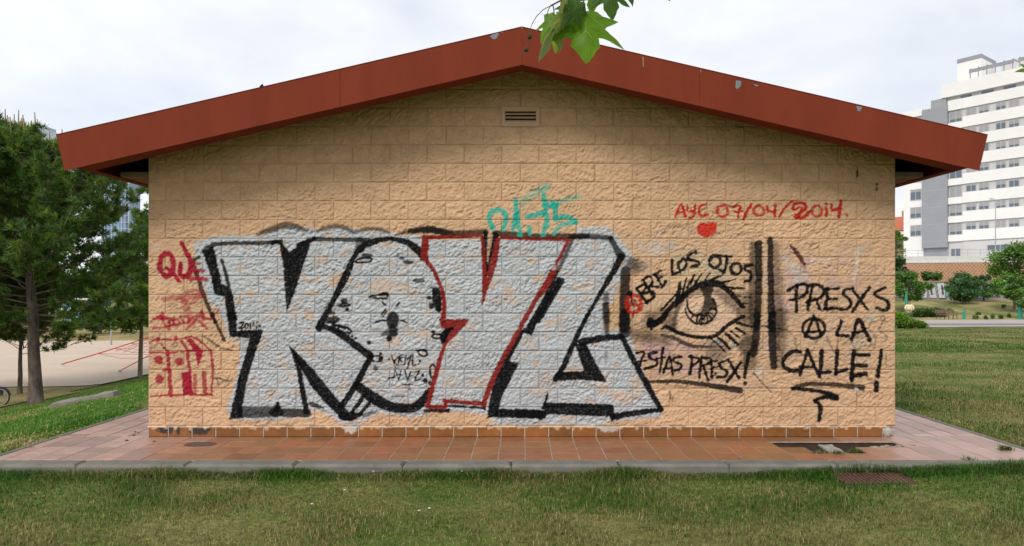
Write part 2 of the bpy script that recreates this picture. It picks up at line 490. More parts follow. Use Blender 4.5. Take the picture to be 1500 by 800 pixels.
BLACK = (0.005, 0.005, 0.006); SILVER = (0.40, 0.44, 0.475); RED = (0.21, 0.018, 0.014); BRIGHT = (0.40, 0.018, 0.010)
PINK = (0.31, 0.013, 0.034); TEAL = (0.015, 0.36, 0.29); WINE = (0.07, 0.012, 0.014)
def stroke(z, pts, w, c=BLACK, a=0.995, soft=0.9, rough=0.7, curve=True):
    p = cv(z, pts); s = ZM[z][2]
    w = np.array(w if hasattr(w, '__len__') else [w]*len(p), float)/s*CS/2*{'C': 1.2, 'D': 1.2, 'I': 1.2, 'J': 1.36, 'K': 1.3, 'L': 1.12, 'M': 1.12, 'B': 1.15}.get(z, 1.12)
    if len(w) != len(p): w = np.interp(np.linspace(0, 1, len(p)), np.linspace(0, 1, len(w)), w)
    if curve: p, w = smooth_line(p, w)
    sf = soft*CS
    bx = bbox(p, w.max()+sf*2+4); y0, y1, x0, x1 = bx
    if y1 <= y0 or x1 <= x0: return
    yy, xx = np.mgrid[y0:y1, x0:x1].astype(np.float32)
    d = np.full(yy.shape, 1e9, np.float32)
    if len(p) == 1:
        d = np.hypot(xx-p[0, 0], yy-p[0, 1]) - w[0]
    for i in range(len(p)-1):
        ax, ay = p[i]; bx_, by_ = p[i+1]; L = (bx_-ax)**2+(by_-ay)**2+1e-6
        t = np.clip(((xx-ax)*(bx_-ax)+(yy-ay)*(by_-ay))/L, 0, 1)
        d = np.minimum(d, np.hypot(xx-ax-t*(bx_-ax), yy-ay-t*(by_-ay)) - (w[i]*(1-t)+w[i+1]*t))
    d = d + edge_n[y0:y1, x0:x1]*rough*CS*0.6
    al = a*(1-sstep(-sf, sf, d-0.25*CS))*np.clip(1.02+0.06*brush_n[y0:y1, x0:x1], 0, 1.0)
    blend(bx, np.clip(al, 0, 1).astype(np.float32), c)

def dot(z, x, y, r, c=BLACK, a=0.98, soft=0.9): stroke(z, [(x, y)], 2*r, c, a, soft)
def ring(z, x, y, rx, ry, w, c=BLACK, a=0.98, soft=0.8, tilt=0.0):
    pts = []
    for k in range(15):
        t = 2*math.pi*k/14; u = rx*math.cos(t); v = ry*math.sin(t)
        pts.append((x+u*math.cos(tilt)-v*math.sin(tilt), y+u*math.sin(tilt)+v*math.cos(tilt)))
    stroke(z, pts, w, c, a, soft)
def ell(z, x, y, rx, ry, c=BLACK, a=0.9, soft=0.9):
    poly(z, [(x+rx*math.cos(2*math.pi*k/14), y+ry*math.sin(2*math.pi*k/14)) for k in range(14)], c, a, soft)

def poly(z, pts, c=BLACK, a=0.995, soft=0.9, rough=0.7, cover=None, met=0.0):
    p = cv(z, pts); sf = soft*CS
    bx = bbox(p, sf*2+4); y0, y1, x0, x1 = bx
    yy, xx = np.mgrid[y0:y1, x0:x1].astype(np.float32)
    d = np.full(yy.shape, 1e9, np.float32); ins = np.zeros(yy.shape, bool)
    n = len(p)
    for i in range(n):
        ax, ay = p[i]; bx_, by_ = p[(i+1) % n]; L = (bx_-ax)**2+(by_-ay)**2+1e-6
        t = np.clip(((xx-ax)*(bx_-ax)+(yy-ay)*(by_-ay))/L, 0, 1)
        d = np.minimum(d, np.hypot(xx-ax-t*(bx_-ax), yy-ay-t*(by_-ay)))
        cr = ((ay > yy) != (by_ > yy)); 
        with np.errstate(divide='ignore', invalid='ignore'):
            ins ^= cr & (xx < (bx_-ax)*(yy-ay)/(by_-ay+1e-9)+ax)
    d = np.where(ins, -d, d) + edge_n[y0:y1, x0:x1]*rough*CS*0.6
    al = a*(1-sstep(-sf, sf, d))*np.clip(1.02+0.06*brush_n[y0:y1, x0:x1], 0, 1.0)
    if cover is not None: al = al*cover[y0:y1, x0:x1]
    blend(bx, np.clip(al, 0, 1).astype(np.float32), c, met)

# old, half covered tags: greyish, violet and greenish veils on the right
cov = np.clip(0.5+0.5*patch_n, 0, 1)
poly('P', [(925,345),(990,335),(1080,345),(1125,350),(1290,365),(1300,450),(1290,545),(1150,560),(1090,590),(960,560),(920,470)], (0.42,0.31,0.24), 0.42, 14, cover=cov)
poly('P', [(1140,372),(1210,378),(1260,385),(1265,420),(1180,430),(1150,470),(1140,440)], (0.42,0.28,0.28), 0.5, 9, cover=cov)
poly('P', [(935,500),(1010,498),(1030,545),(960,550)], (0.40,0.24,0.27), 0.6, 6, cover=cov)
poly('P', [(960,370),(1070,365),(1080,420),(1000,430),(955,420)], (0.42,0.37,0.25), 0.5, 8, cover=cov)
poly('P', [(930,350),(985,335),(990,365),(945,385)], (0.44,0.40,0.37), 0.5, 5, cover=cov)
poly('P', [(1120,395),(1142,395),(1142,520),(1122,520)], (0.45,0.31,0.27), 0.6, 4, cover=cov)
stroke('P', [(1160,388),(1172,400),(1168,412),(1180,405)], 7, (0.42,0.39,0.36), .6, 2.5)
stroke('P', [(1188,380),(1195,384),(1215,381)], 4, (0.62,0.50,0.40), .6, 1.2)
stroke('P', [(1256,365),(1254,395),(1250,410)], 4, (0.60,0.52,0.42), .55, 1.2)
stroke('P', [(1148,375),(1163,400),(1172,418)], 6, (0.44,0.40,0.38), .5, 2)
for px, py, r, c in ((1050,500,5,(0.30,0.42,0.40)),(1075,505,4,(0.2,0.35,0.4)),(1262,366,4,(0.4,0.42,0.36)),(1276,467,3,(0.3,0.5,0.55)),(1000,395,8,(0.42,0.42,0.30)),(1112,545,6,(0.45,0.42,0.36)),(1255,500,12,(0.36,0.30,0.22)),(960,365,9,(0.46,0.40,0.36))):
    dot('P', px, py, r, c, .55, 4)
for k in range(12):
    dot('P', rng.uniform(225,300), rng.uniform(345,470), rng.uniform(2,5), (0.50,0.38,0.30), .5, 3)

# silver fill of the big letters with its halo
halo = [(287,366),(296,352),(312,347),(345,345),(385,344),(398,337),(420,331),(448,333),(470,337),(492,333),(512,334),(530,339),(552,338),
        (580,342),(622,346),(622,352),(730,350),(842,350),(846,334),(866,331),(892,334),(904,346),(924,368),(926,384),(914,404),(900,432),(886,462),(884,482),(905,482),(922,488),
        (930,510),(948,560),(972,596),(968,610),(930,614),(888,617),(880,624),(800,622),(760,624),(722,622),(716,606),(640,602),(626,606),(600,612),
        (575,606),(552,606),(536,616),(522,626),(512,634),(500,622),(478,607),(462,600),(456,614),(420,616),(336,614),(334,596),(342,566),(352,520),(350,502),
        (334,496),(326,470),(318,446),(306,440),(303,415),(298,392)]
scov = np.clip(0.955 - 0.50*np.clip(patch_n-0.75, 0, 1.1), 0.25, 1)
poly('P', halo, SILVER, 0.96, 2.2, 2.2, cover=scov, met=1.0)
stroke('P', [(291,360),(300,400),(316,442)], 14, SILVER, .75, 3)
for cx, cy, rx, ry, a in ((497,410,16,9,.8),(560,420,20,14,.55),(590,420,13,8,.5),(660,500,16,12,.35),(700,560,18,8,.45),(660,560,14,10,.3),(770,500,18,6,.45),(470,380,12,5,.6),(430,455,10,12,.3),(380,500,14,10,.4),(400,410,12,8,.3),(840,545,20,10,.5),(935,560,16,12,.45),(880,565,12,8,.45),(575,500,14,9,.5),(545,560,14,6,.35),(605,430,10,7,.4),(370,560,10,8,.35),(760,370,20,6,.3),(690,375,18,8,.25),(860,420,14,9,.35),(600,590,18,4,.4),(800,560,22,8,.3)):
    ell('P', cx, cy, rx, ry, TAN*0.97, a*0.9, 4)
# grey overspray lines in the silver
for k in range(70):
    x = rng.uniform(310, 930); y = rng.uniform(365, 600)
    if 640 < x < 715 and y > 596: continue
    stroke('P', [(x, y), (x+rng.uniform(-12, 12), y+rng.uniform(-6, 6))], rng.uniform(2, 5), (0.27,0.28,0.30), .28, 2.5)

# ---- smoke arcs above the letters
stroke('C', [(-120,120),(-40,90),(80,52),(160,58),(255,92)], [10,34,40,36,14], a=.78, soft=2.2)
stroke('C', [(320,92),(430,58),(520,64),(585,100)], [14,28,28,18], a=.75, soft=2)
stroke('C', [(600,105),(680,76),(780,80),(850,102)], [14,22,20,12], a=.75, soft=2)
stroke('C', [(910,115),(1050,88),(1180,84),(1260,110),(1300,112)], [12,26,42,30,30], a=.82, soft=2)
# ---- letter K
stroke('A', [(470,250),(545,205),(700,192),(880,192),(1060,180)], [20,30,24,24,26], a=.92)
poly('A', [(460,255),(545,215),(575,330),(600,440),(605,512),(650,520),(690,560),(703,610),(732,800),(655,800),(636,610),(560,597),(520,430),(470,285)])
stroke('A', [(612,325),(640,410),(668,530)], [18,24,26], a=.95)
poly('B', [(610,-20),(682,-20),(686,118),(876,114),(870,160),(836,232),(770,450),(726,680),(726,762),(624,772),(660,630),(700,450),(780,176),(630,166)])
stroke('B', [(725,718),(860,720),(990,716)], [74,66,66], a=.86, soft=1.3, curve=False)
stroke('B', [(990,650),(975,700)], [10,40])
stroke('D', [(0,630),(120,632),(235,636)], [48,50,48], a=.9, curve=False)
stroke('D', [(38,555),(28,600)], [10,40], a=.8)
poly('D', [(110,172),(125,215),(160,330),(205,600),(205,645),(247,645),(244,595),(196,330),(205,300),(150,205)])
poly('D', [(112,172),(190,240),(332,400),(472,570),(520,620),(540,690),(480,685),(440,640),(350,560),(262,450),(192,330),(150,250)])
stroke('D', [(262,570),(300,585),(345,600)], [22,26,8], a=.85)
stroke('D', [(470,590),(568,445)], [34,34]); stroke('D', [(568,445),(672,250)], [36,34])
stroke('D', [(672,242),(560,160),(450,80),(350,38),(322,36)], [44,42,38,30,22])
stroke('D', [(470,655),(530,660),(605,640)], [40,52,24])
stroke('D', [(545,628),(640,502)], 20); stroke('D', [(600,640),(680,545)], 20); stroke('D', [(625,652),(715,622)], [22,10], a=.7)
poly('C', [(42,168),(72,178),(118,242),(160,216),(205,172),(282,163),(250,262),(182,470),(102,692),(92,600),(72,330)])
stroke('C', [(-5,176),(60,166)], 22); stroke('C', [(185,195),(300,148)], [26,26]); stroke('C', [(300,150),(480,154),(700,158)], [26,24,24], a=.9)
# ---- letter O with its bubbles
stroke('C', [(335,800),(430,620),(500,470),(588,285),(640,222),(720,172),(850,150),(960,168),(1050,222),(1110,292)], [44,34,34,30,42,40,24,34,46,46])
stroke('C', [(588,310),(545,440),(475,565)], [10,12,12]); stroke('C', [(640,170),(640,215)], 60, a=.7, soft=1.8)
ell('C', 690,272,44,17); stroke('C', [(600,315),(650,290),(720,292),(700,318),(610,322)], 12)
ell('C', 945,290,22,11); ell('C', 990,320,38,16); ell('C', 1066,455,44,15,a=.8); dot('C', 915,268,10, a=.6)
stroke('C', [(705,570),(770,560),(835,548),(830,580),(770,584),(705,572)], 12); ell('C', 805,555,30,13)
ell('C', 520,600,30,20); stroke('C', [(478,640),(520,622),(562,632),(500,642)], 12); dot('C', 540,670,12)
ell('C', 442,740,44,26); ell('C', 430,690,24,14); stroke('C', [(440,780),(480,785),(520,800)], 18)
ring('D', 492,60,46,18,14, tilt=.3); dot('D', 545,105,8); dot('D', 566,120,8); ell('D',400,10,40,10)
ell('C', 874,745,46,66, a=.96, soft=1.2); ell('C', 880,820,34,50, a=.8, soft=1.8)
poly('D', [(735,85),(790,60),(860,50),(855,100),(825,112),(790,100),(745,105)], a=.8); dot('D', 800,122,17); dot('D', 660,150,12)
stroke('C', [(748,762),(790,748),(830,745)], 10); stroke('C', [(920,745),(950,748),(975,762)], 10)
stroke('C', [(795,702),(822,665)], 8); stroke('C', [(806,716),(832,680)], 8); stroke('C', [(800,615),(822,636)], 8); stroke('C', [(908,636),(926,614)], 8)
ring('D', 715,262,36,20,10); dot('D', 740,226,10); dot('D', 742,258,14); dot('D', 705,326,14, a=.8)
ring('D', 1032,222,32,20,10, tilt=.4); stroke('D', [(990,205),(1060,205)], 10)
ring('D', 1100,345,20,46,12); dot('D', 1030,375,8); dot('D', 1045,410,14); dot('D', 1085,432,14)
stroke('D', [(690,490),(740,478),(785,492)], 6, a=.8); stroke('D', [(810,520),(905,518)], 6, a=.8); stroke('D', [(890,438),(960,438)], 8); dot('D', 940,466,7, a=.7)
stroke('D', [(575,440),(680,522),(780,580),(900,602),(1000,580),(1085,480)], [50,66,60,54,56,40])
# small signature
t8 = 6
for s in ([(815,235),(828,275),(842,322)], [(888,230),(832,276)], [(832,276),(866,320)], [(865,255),(912,250),(906,300),(862,306),(866,256)], [(866,258),(906,300)],
          [(915,240),(926,266),(952,234)], [(950,236),(926,322)], [(965,232),(960,310),(1002,298)], [(790,396),(830,390),(842,340)], [(842,342),(866,404)], [(866,404),(882,344)],
          [(910,345),(928,416),(947,350)], [(970,356),(1008,344),(986,380),(975,410),(1018,400)]):
    stroke('D', s, t8, soft=.6, curve=False)
for x, y in ((797,265),(1012,275)): dot('D', x, y, 6)
for s in ([(705,66),(730,58),(728,80),(700,105),(738,96)], [(785,65),(786,106)], [(805,64),(804,86),(838,80)], [(832,58),(828,110)]): stroke('B', s, 8, soft=.6)
ring('B', 756,85,12,19,7, soft=.6); dot('B', 852,86,6)
# right flank of the O
poly('C', [(1158,505),(1222,503),(1238,580),(1228,685),(1190,672),(1165,610)]); dot('C',1145,580,14); dot('C',1160,640,18); dot('C',1215,668,15)
ring('D', 1130,105,36,14,10); stroke('D', [(1168,150),(1172,100),(1215,50)], [22,28,40]); dot('D',1105,75,9)
# ---- letter Y, dark underlay then red lines
stroke('E', [(0,368),(140,358),(300,384),(524,376)], [30,46,34,34], a=.88, soft=1.3)
stroke('E', [(585,385),(760,395),(900,405),(1224,405)], [38,34,34,34], a=.88, soft=1.3)
stroke('E', [(520,385),(524,560),(520,720)], [30,26,20]); stroke('E', [(590,400),(560,520),(525,690)], [44,36,18])
poly('E', [(540,392),(574,392),(558,480),(536,600),(532,520)], TAN*0.85, .9, .7)
stroke('E', [(100,412),(300,408),(490,400)], [26,22,18], RED); stroke('E', [(110,412),(112,480),(98,548)], [24,36,34], RED)
stroke('C', [(1108,145),(1106,220),(1105,290)], [32,36,30], RED)
stroke('C', [(1105,290),(1170,372),(1212,462),(1246,562),(1252,660),(1236,752)], [30,24,22,20,22,26], RED)
stroke('E', [(498,405),(510,560),(516,780)], [18,22,28], RED)
poly('E', [(592,412),(630,412),(602,590),(560,720),(525,800),(508,800),(516,740),(548,600)], RED)
stroke('F', [(436,-10),(432,30),(424,64)], [22,14,5], RED)
stroke('E', [(1118,428),(1070,540),(1022,640)], [26,26,24], a=.8, soft=1.3); stroke('E', [(1010,650),(950,790)], [26,30])
stroke('E', [(632,412),(860,424),(1092,428)], [20,16,16], RED); stroke('E', [(1092,430),(1050,520),(1002,610)], [24,18,22], RED); stroke('E', [(998,625),(950,720),(895,810)], [40,40,32], RED)
dot('E', 992,622,16,(0.45,0.42,0.44),.6)
stroke('F', [(655,228),(610,310),(566,395)], [22,28,24]); poly('F', [(545,395),(642,404),(602,482),(542,602),(522,682),(520,722),(456,728),(460,660),(500,480)])
stroke('F', [(765,-10),(640,212),(540,392),(482,512),(432,648)], [24,24,24,26,28], RED)
stroke('F', [(90,686),(228,684)], 20); stroke('F', [(212,656),(440,672)], 10)
stroke('F', [(432,645),(320,636),(206,630)], [24,20,22], RED); stroke('F', [(212,634),(208,664),(100,662)], [22,22,20], RED, curve=False)
stroke('F', [(105,660),(150,480),(185,360),(212,280)], [24,24,22,16], RED); stroke('F', [(192,0),(204,80),(196,160)], [18,20,22], RED)
poly('F', [(174,148),(352,150),(300,212),(222,288),(204,252),(236,212),(178,204)], RED); poly('F', [(208,202),(262,200),(232,235),(200,292),(190,280)])
# ---- letter L
poly('G', [(188,455),(256,468),(232,522),(120,712),(60,810),(0,830),(20,770),(100,630)])
poly('F', [(800,-6),(852,-6),(742,180),(715,248),(648,222),(682,190)])
stroke('G', [(300,140),(450,140),(610,152)], [34,38,36], a=.85, soft=1.6); stroke('G', [(612,155),(650,230),(690,290)], [34,40,60], a=.9, soft=1.3)
stroke('G', [(690,300),(640,400),(560,530),(490,650),(400,810)], [52,44,30,26,24])
stroke('H', [(482,-10),(400,150),(300,370),(246,450)], [22,28,34,30])
poly('H', [(262,395),(420,395),(446,385),(394,240),(384,200),(462,200),(522,320),(608,468),(420,452),(232,462)])
stroke('H', [(430,190),(560,168),(700,152)], [42,42,34]); stroke('H', [(708,152),(800,340),(900,520),(975,655)], [34,34,36,30])
stroke('H', [(985,658),(860,672),(655,706)], [26,34,40]); poly('H', [(172,608),(650,620),(662,712),(640,742),(622,706),(172,690)])
stroke('H', [(-10,686),(165,692)], 46, curve=False); stroke('F', [(520,700),(780,706)], 46, curve=False); stroke('H', [(165,650),(200,548)], [20,12]); stroke('H', [(150,690),(152,715)], 30)
stroke('H', [(600,265),(596,320)], [20,8], a=.5, soft=2)
# ---- left: line, red words and little house
stroke('A', [(432,300),(385,345),(430,470),(492,650),(560,800)], [20,36,28,28,26], a=.9); stroke('B', [(505,0),(590,190)], 18, a=.9)
ring('A', 183,360,54,88,36, PINK); stroke('A', [(178,385),(230,430),(286,492)], [22,30,22], PINK)
stroke('A', [(300,188),(345,280),(376,360),(352,436),(312,452),(286,418),(292,350)], [26,30,36,36,34,32,26], PINK)
stroke('A', [(395,356),(440,350)], 18, PINK, .8); stroke('A', [(385,410),(472,410)], 24, PINK, .85); stroke('A', [(362,470),(490,474)], 28, PINK, .9)
stroke('A', [(155,632),(290,618),(462,600)], [28,36,28], PINK, .62, 1.6); stroke('A', [(335,575),(400,560),(450,590),(380,660),(310,640)], 26, PINK, .5, 1.8)
stroke('A', [(310,640),(345,720),(385,800)], [40,50,44], PINK, .5, 2); stroke('A', [(570,745),(590,715)], 24, PINK, .5, 2)
stroke('A', [(78,782),(150,770),(240,790)], [16,24,24], PINK, .8); stroke('A', [(150,740),(160,790)], 24, PINK, .8)
for s, w in (([(75,30),(180,36),(192,110)],12), ([(70,100),(150,96),(230,76),(330,60)],14), ([(130,10),(150,60),(182,110)],14), ([(180,70),(210,40),(225,75),(190,85)],12), ([(330,44),(390,10),(440,0)],16), ([(320,105),(360,70),(400,45),(465,105)],18), ([(400,20),(500,40)],16), ([(270,20),(300,60),(340,50),(320,20),(280,15)],12), ([(430,-20),(440,40)],16)):
    stroke('B', s, w, PINK, .78, 1.1)
ring('B', 242,58,20,20,12,PINK,.8)
for s, w in (([(30,212),(100,186),(240,186),(352,164)],10), ([(352,164),(420,200),(492,266)],11), ([(25,280),(180,281),(320,272),(492,268)],10), ([(180,278),(190,420),(202,592)],24), ([(318,270),(338,420),(355,590)],18), ([(130,222),(182,276)],10), ([(282,200),(322,266)],18), ([(492,264),(508,400),(497,592)],13), ([(60,602),(200,592),(500,590)],11), ([(150,412),(190,408)],14)):
    stroke('B', s, w, PINK, .92)
poly('B', [(280,425),(350,424),(357,590),(290,592)], PINK); stroke('B', [(378,450),(380,580)], 24, PINK, .75); stroke('B', [(444,430),(452,580)], 26, PINK, .85)
poly('B', [(308,182),(352,178),(438,270),(408,384),(390,372),(384,282)], PINK)
for x, y, r in ((115,335,28),(262,348,27),(118,475,26),(105,186,13),(240,174,13)): dot('B', x, y, r, PINK, .92, 1.2)
for s, w, a in (([(440,160),(520,215),(562,240)],10,.7), ([(515,468),(560,470),(620,490)],10,.7), ([(540,475),(552,512)],9,.7), ([(590,250),(652,266)],9,.6), ([(210,225),(240,200),(245,235),(220,240)],8,.5)): stroke('B', s, w, a=a, soft=1)
# ---- teal numbers
for s, w, a, sf in (([(572,350),(546,282),(562,236),(620,222),(660,252),(660,312),(640,358)],28,.9,1), ([(730,160),(736,240),(708,360)],[30,34,26],.9,1), ([(738,255),(760,390)],28,.9,1), ([(802,268),(860,262),(915,240)],[26,30,28],.9,1), ([(925,110),(936,240),(946,310),(918,392)],[24,34,30,28],.9,1), ([(775,175),(850,112),(935,68)],46,.42,3), ([(948,190),(1012,190)],34,.9,1), ([(992,180),(1002,284)],32,.9,1), ([(1000,280),(1090,268),(1150,312)],28,.9,1), ([(1150,312),(1050,322),(990,385)],22,.8,1.2), ([(1000,172),(1090,150),(1165,128)],28,.5,2.4), ([(820,350),(832,385)],24,.9,1), ([(905,100),(960,60)],30,.35,3)):
    stroke('E', s, w, TEAL, a, sf, 1.2)
# ---- red date and heart
for s, w in (([(98,192),(140,104),(176,192)],15), ([(105,162),(168,156)],12), ([(188,110),(196,152),(238,146)],14), ([(246,108),(240,180),(206,206)],15), ([(332,96),(292,108),(276,148),(296,186),(346,176)],14), ([(525,120),(586,112),(572,192)],14), ([(545,156),(612,150)],12), ([(672,98),(640,150),(614,216)],16), ([(794,112),(800,152),(852,150)],15), ([(856,104),(850,192)],15), ([(986,74),(940,110),(884,192)],14), ([(988,132),(1004,96),(1060,88),(1086,120),(1050,162),(1000,192),(1062,200),(1122,150)],18), ([(1000,140),(1050,120),(1040,190)],12), ([(1240,94),(1242,186)],16), ([(1282,100),(1286,142),(1342,130)],15), ([(1352,78),(1335,192)],20)):
    stroke('I', s, w, BRIGHT, .98, .9, .8)
ring('I', 455,150,42,42,17,BRIGHT,.9,1.2); ring('I', 730,150,40,37,17,BRIGHT,.9,1.2); ring('I', 1170,150,37,41,16,BRIGHT,.9,1.2); dot('I', 1392,178,11,BRIGHT,.8,1.2)
poly('I', [(262,262),(290,236),(335,246),(370,232),(412,242),(408,290),(380,330),(330,358),(290,336),(264,300)], (0.52,0.022,0.014), .96, 1.3)
# ---- dark pillars either side of the eye
stroke('H', [(600,-60),(604,60),(606,125)], [40,34,30], a=.8, soft=1.8); stroke('G', [(575,590),(570,700),(575,800)], [34,46,50], a=.72, soft=2.5)
stroke('J', [(92,325),(84,500),(80,800)], [60,58,64], a=.94, soft=1.5); stroke('K', [(84,0),(88,150)], [70,72], a=.9, soft=2)
dot('J', 160,285,55,(0.05,0.04,0.04),.6,4); dot('J', 245,285,26,(0.2,0.15,0.14),.5,4); stroke('G', [(770,340),(800,370)], 60, a=.5, soft=3)
stroke('J', [(1205,95),(1206,420),(1192,800)], [44,44,40], a=.95, soft=1.2); stroke('J', [(1160,105),(1158,260),(1150,560),(1160,790)], [44,40,44,40], a=.7, soft=3)
stroke('K', [(1196,0),(1180,200),(1160,330)], [40,44,50], a=.92, soft=1.4); dot('K', 1120,265,66, a=.72, soft=5); dot('K', 1120,400,56, a=.62, soft=6); stroke('K', [(1110,60),(1130,200)], 70, a=.35, soft=5)
stroke('J', [(1303,60),(1306,400),(1312,800)], [34,38,44], a=.95, soft=1.2); stroke('J', [(1345,110),(1355,400),(1370,800)], [40,60,90], a=.55, soft=6)
stroke('K', [(1318,0),(1320,250),(1332,436)], [48,50,44], a=.95, soft=1.3); stroke('K', [(1375,0),(1385,250),(1360,400)], [90,80,50], a=.55, soft=6)
for k in range(26): dot('P', 1138+abs(rng.normal(0,6)), rng.uniform(380,535), rng.uniform(1,2.4), a=.4, soft=1.2)
# ---- words round the eye
ring('J', 160,600,62,74,22,BRIGHT,.9,1.2); 
for s, w in (([(118,640),(150,560),(205,640)],14), ([(115,620),(215,600)],10), ([(160,650),(156,712)],12)): stroke('J', s, w, (0.30,0.015,0.012), .85)
dot('J', 128,510,16); stroke('J', [(128,510),(160,620)], 10, a=.8)
for s, w in (([(182,470),(225,530),(272,592)],18), ([(185,465),(255,440),(240,508)],16), ([(232,512),(312,498),(328,540),(268,588)],18), ([(236,400),(272,450),(312,520)],16), ([(232,405),(290,368),(315,425),(262,468)],16), ([(290,450),(395,462)],14), ([(336,350),(365,400),(402,452),(428,414)],17), ([(328,356),(382,324)],14), ([(362,396),(398,370)],14),
             ([(478,235),(480,300),(482,356)],16), ([(482,356),(548,334)],15), ([(682,164),(628,188),(614,224),(690,246),(702,274),(645,286)],18), ([(932,200),(940,240),(912,330),(880,318)],18), ([(880,196),(978,206)],14), ([(1150,272),(1102,280),(1092,310),(1140,342),(1132,400),(1090,412)],18)):
    stroke('J', s, w)
ring('J', 568,272,30,50,17, tilt=.35); ring('J', 840,245,46,50,20, tilt=.3); ring('J', 1016,306,44,46,18)
# ---- the eye
poly('J', [(540,640),(600,540),(700,460),(830,450),(930,500),(1030,620),(1040,690),(960,790),(860,850),(720,880),(600,850),(520,800)], (0.60,0.43,0.31), .55, 4)
stroke('K', [(160,170),(280,190),(430,225)], [60,80,50], (0.03,0.02,0.015), .7, 8); dot('K', 850,315,70,(0.05,0.045,0.04),.6,9); stroke('J', [(860,500),(960,570),(1035,660)], [40,70,40], a=.55, soft=5); stroke('J', [(560,560),(660,500),(780,470)], [30,46,50], a=.5, soft=4); dot('K', 300,60,60, a=.4, soft=6)
stroke('J', [(440,690),(470,790)], 80, a=.5, soft=6); stroke('J', [(280,705),(340,690),(395,640)], [20,40,26], a=.5, soft=3); stroke('J', [(1110,560),(1120,700)], 80, a=.55, soft=6)
stroke('J', [(286,775),(380,742),(450,650),(550,560),(640,482),(740,432),(830,424),(920,462),(1000,542),(1062,612),(1088,632)], [34,40,30,42,34,38,48,34,32,28,12])
stroke('J', [(300,745),(330,770)], 44); stroke('J', [(560,560),(512,680),(490,800)], [34,26,24], a=.68, soft=2)
stroke('J', [(1040,650),(1030,700)], 22, a=.4, soft=2)
stroke('K', [(292,90),(310,125)], [34,14]); stroke('K', [(296,82),(380,52),(432,0)], [34,26,22])
stroke('K', [(390,130),(440,108),(540,160),(680,190),(810,190),(882,150),(960,82),(1078,18)], [8,26,24,22,22,22,26,24])
stroke('K', [(400,178),(500,200),(600,250),(700,272),(835,268)], [22,26,24,22,10], a=.85, soft=1.6)
stroke('J', [(590,638),(610,702),(662,752),(722,766),(792,750),(842,690),(848,620),(822,560)], [10,14,15,15,14,13,12,10]); stroke('J', [(690,740),(780,720),(820,640)], [20,34,30], a=.4, soft=3)
stroke('J', [(604,560),(616,640),(662,690),(722,692)], [8,12,16,16])
poly('J', [(715,462),(760,438),(832,448),(812,540),(852,600),(800,662),(742,694),(690,694),(722,660),(746,600),(748,540)], a=.9, soft=1.5)
for s in ([(640,722),(666,692)], [(680,746),(700,702)], [(712,760),(720,700)], [(730,762),(735,700)], [(748,756),(748,700)], [(782,742),(766,682)], [(832,702),(790,670)], [(842,640),(800,640)], [(812,725),(780,675)]): stroke('J', s, 8, soft=.6)
for s, w in (([(560,545),(580,470),(602,382)],[16,12,8]), ([(512,590),(535,500),(546,428)],[14,30,18]), ([(608,462),(668,352)],[16,8]), ([(635,440),(655,390)],10), ([(678,422),(728,352)],[18,9]), ([(755,397),(798,344)],[9,6]), ([(815,405),(860,375),(908,358)],[12,16,6]), ([(860,418),(930,415),(1012,392)],[14,14,6]), ([(905,452),(980,468),(1090,470)],[14,16,7]), ([(1000,530),(1132,546)],[12,6]), ([(1040,582),(1152,612)],[10,5]), ([(430,612),(512,520)],[14,8]), ([(390,655),(505,535)],[14,8])):
    stroke('J', s, w, soft=.8)
for s, w in (([(798,200),(870,260),(932,322)],[6,12,6]), ([(848,184),(920,240),(962,290)],[14,22,20]), ([(932,164),(980,205),(1032,256)],[18,20,14]), ([(975,144),(1046,196)],[14,12]), ([(1014,114),(1092,166)],[16,12]), ([(1028,74),(1090,90),(1152,106)],[16,20,12])): stroke('K', s, w, soft=.8)
stroke('K', [(1150,102),(1260,100),(1429,132)], [10,8,8], a=.8)
for s, w in (([(180,326),(246,320),(220,390),(212,432)],16), ([(192,396),(262,390)],12), ([(352,320),(292,330),(300,370),(352,390),(340,432),(250,456)],17), ([(405,285),(392,390),(376,502)],17), ([(328,376),(422,360)],12), ([(408,492),(460,358),(486,506)],16), ([(412,460),(478,450)],13), ([(558,354),(496,370),(500,400),(556,420),(546,460),(504,472)],16), ([(640,348),(646,400),(630,502)],17), ([(624,356),(702,370),(690,405),(648,430)],16), ([(727,354),(718,440),(708,532)],17), ([(724,364),(802,374),(780,415),(730,430)],16), ([(740,425),(782,550)],16), ([(806,390),(816,530)],16), ([(798,396),(862,390)],13), ([(815,446),(862,440)],12), ([(808,522),(852,494)],13), ([(926,394),(880,410),(890,450),(942,480),(920,520),(858,532)],17), ([(950,384),(1042,536)],20), ([(1052,405),(945,566)],20), ([(1122,328),(1086,528)],[26,18])):
    stroke('K', s, w, soft=.8)
dot('K', 1090,580,13)
stroke('K', [(275,562),(400,564),(520,562),(700,582),(880,610),(1048,638)], [10,24,24,26,34,38], a=.93)
stroke('K', [(1165,495),(1230,570),(1315,655)], [14,6,5], a=.7); stroke('K', [(500,600),(620,632)], 6, a=.5); stroke('K', [(465,650),(470,720)], 6, a=.6); stroke('K', [(490,690),(480,750)], 5, a=.6)
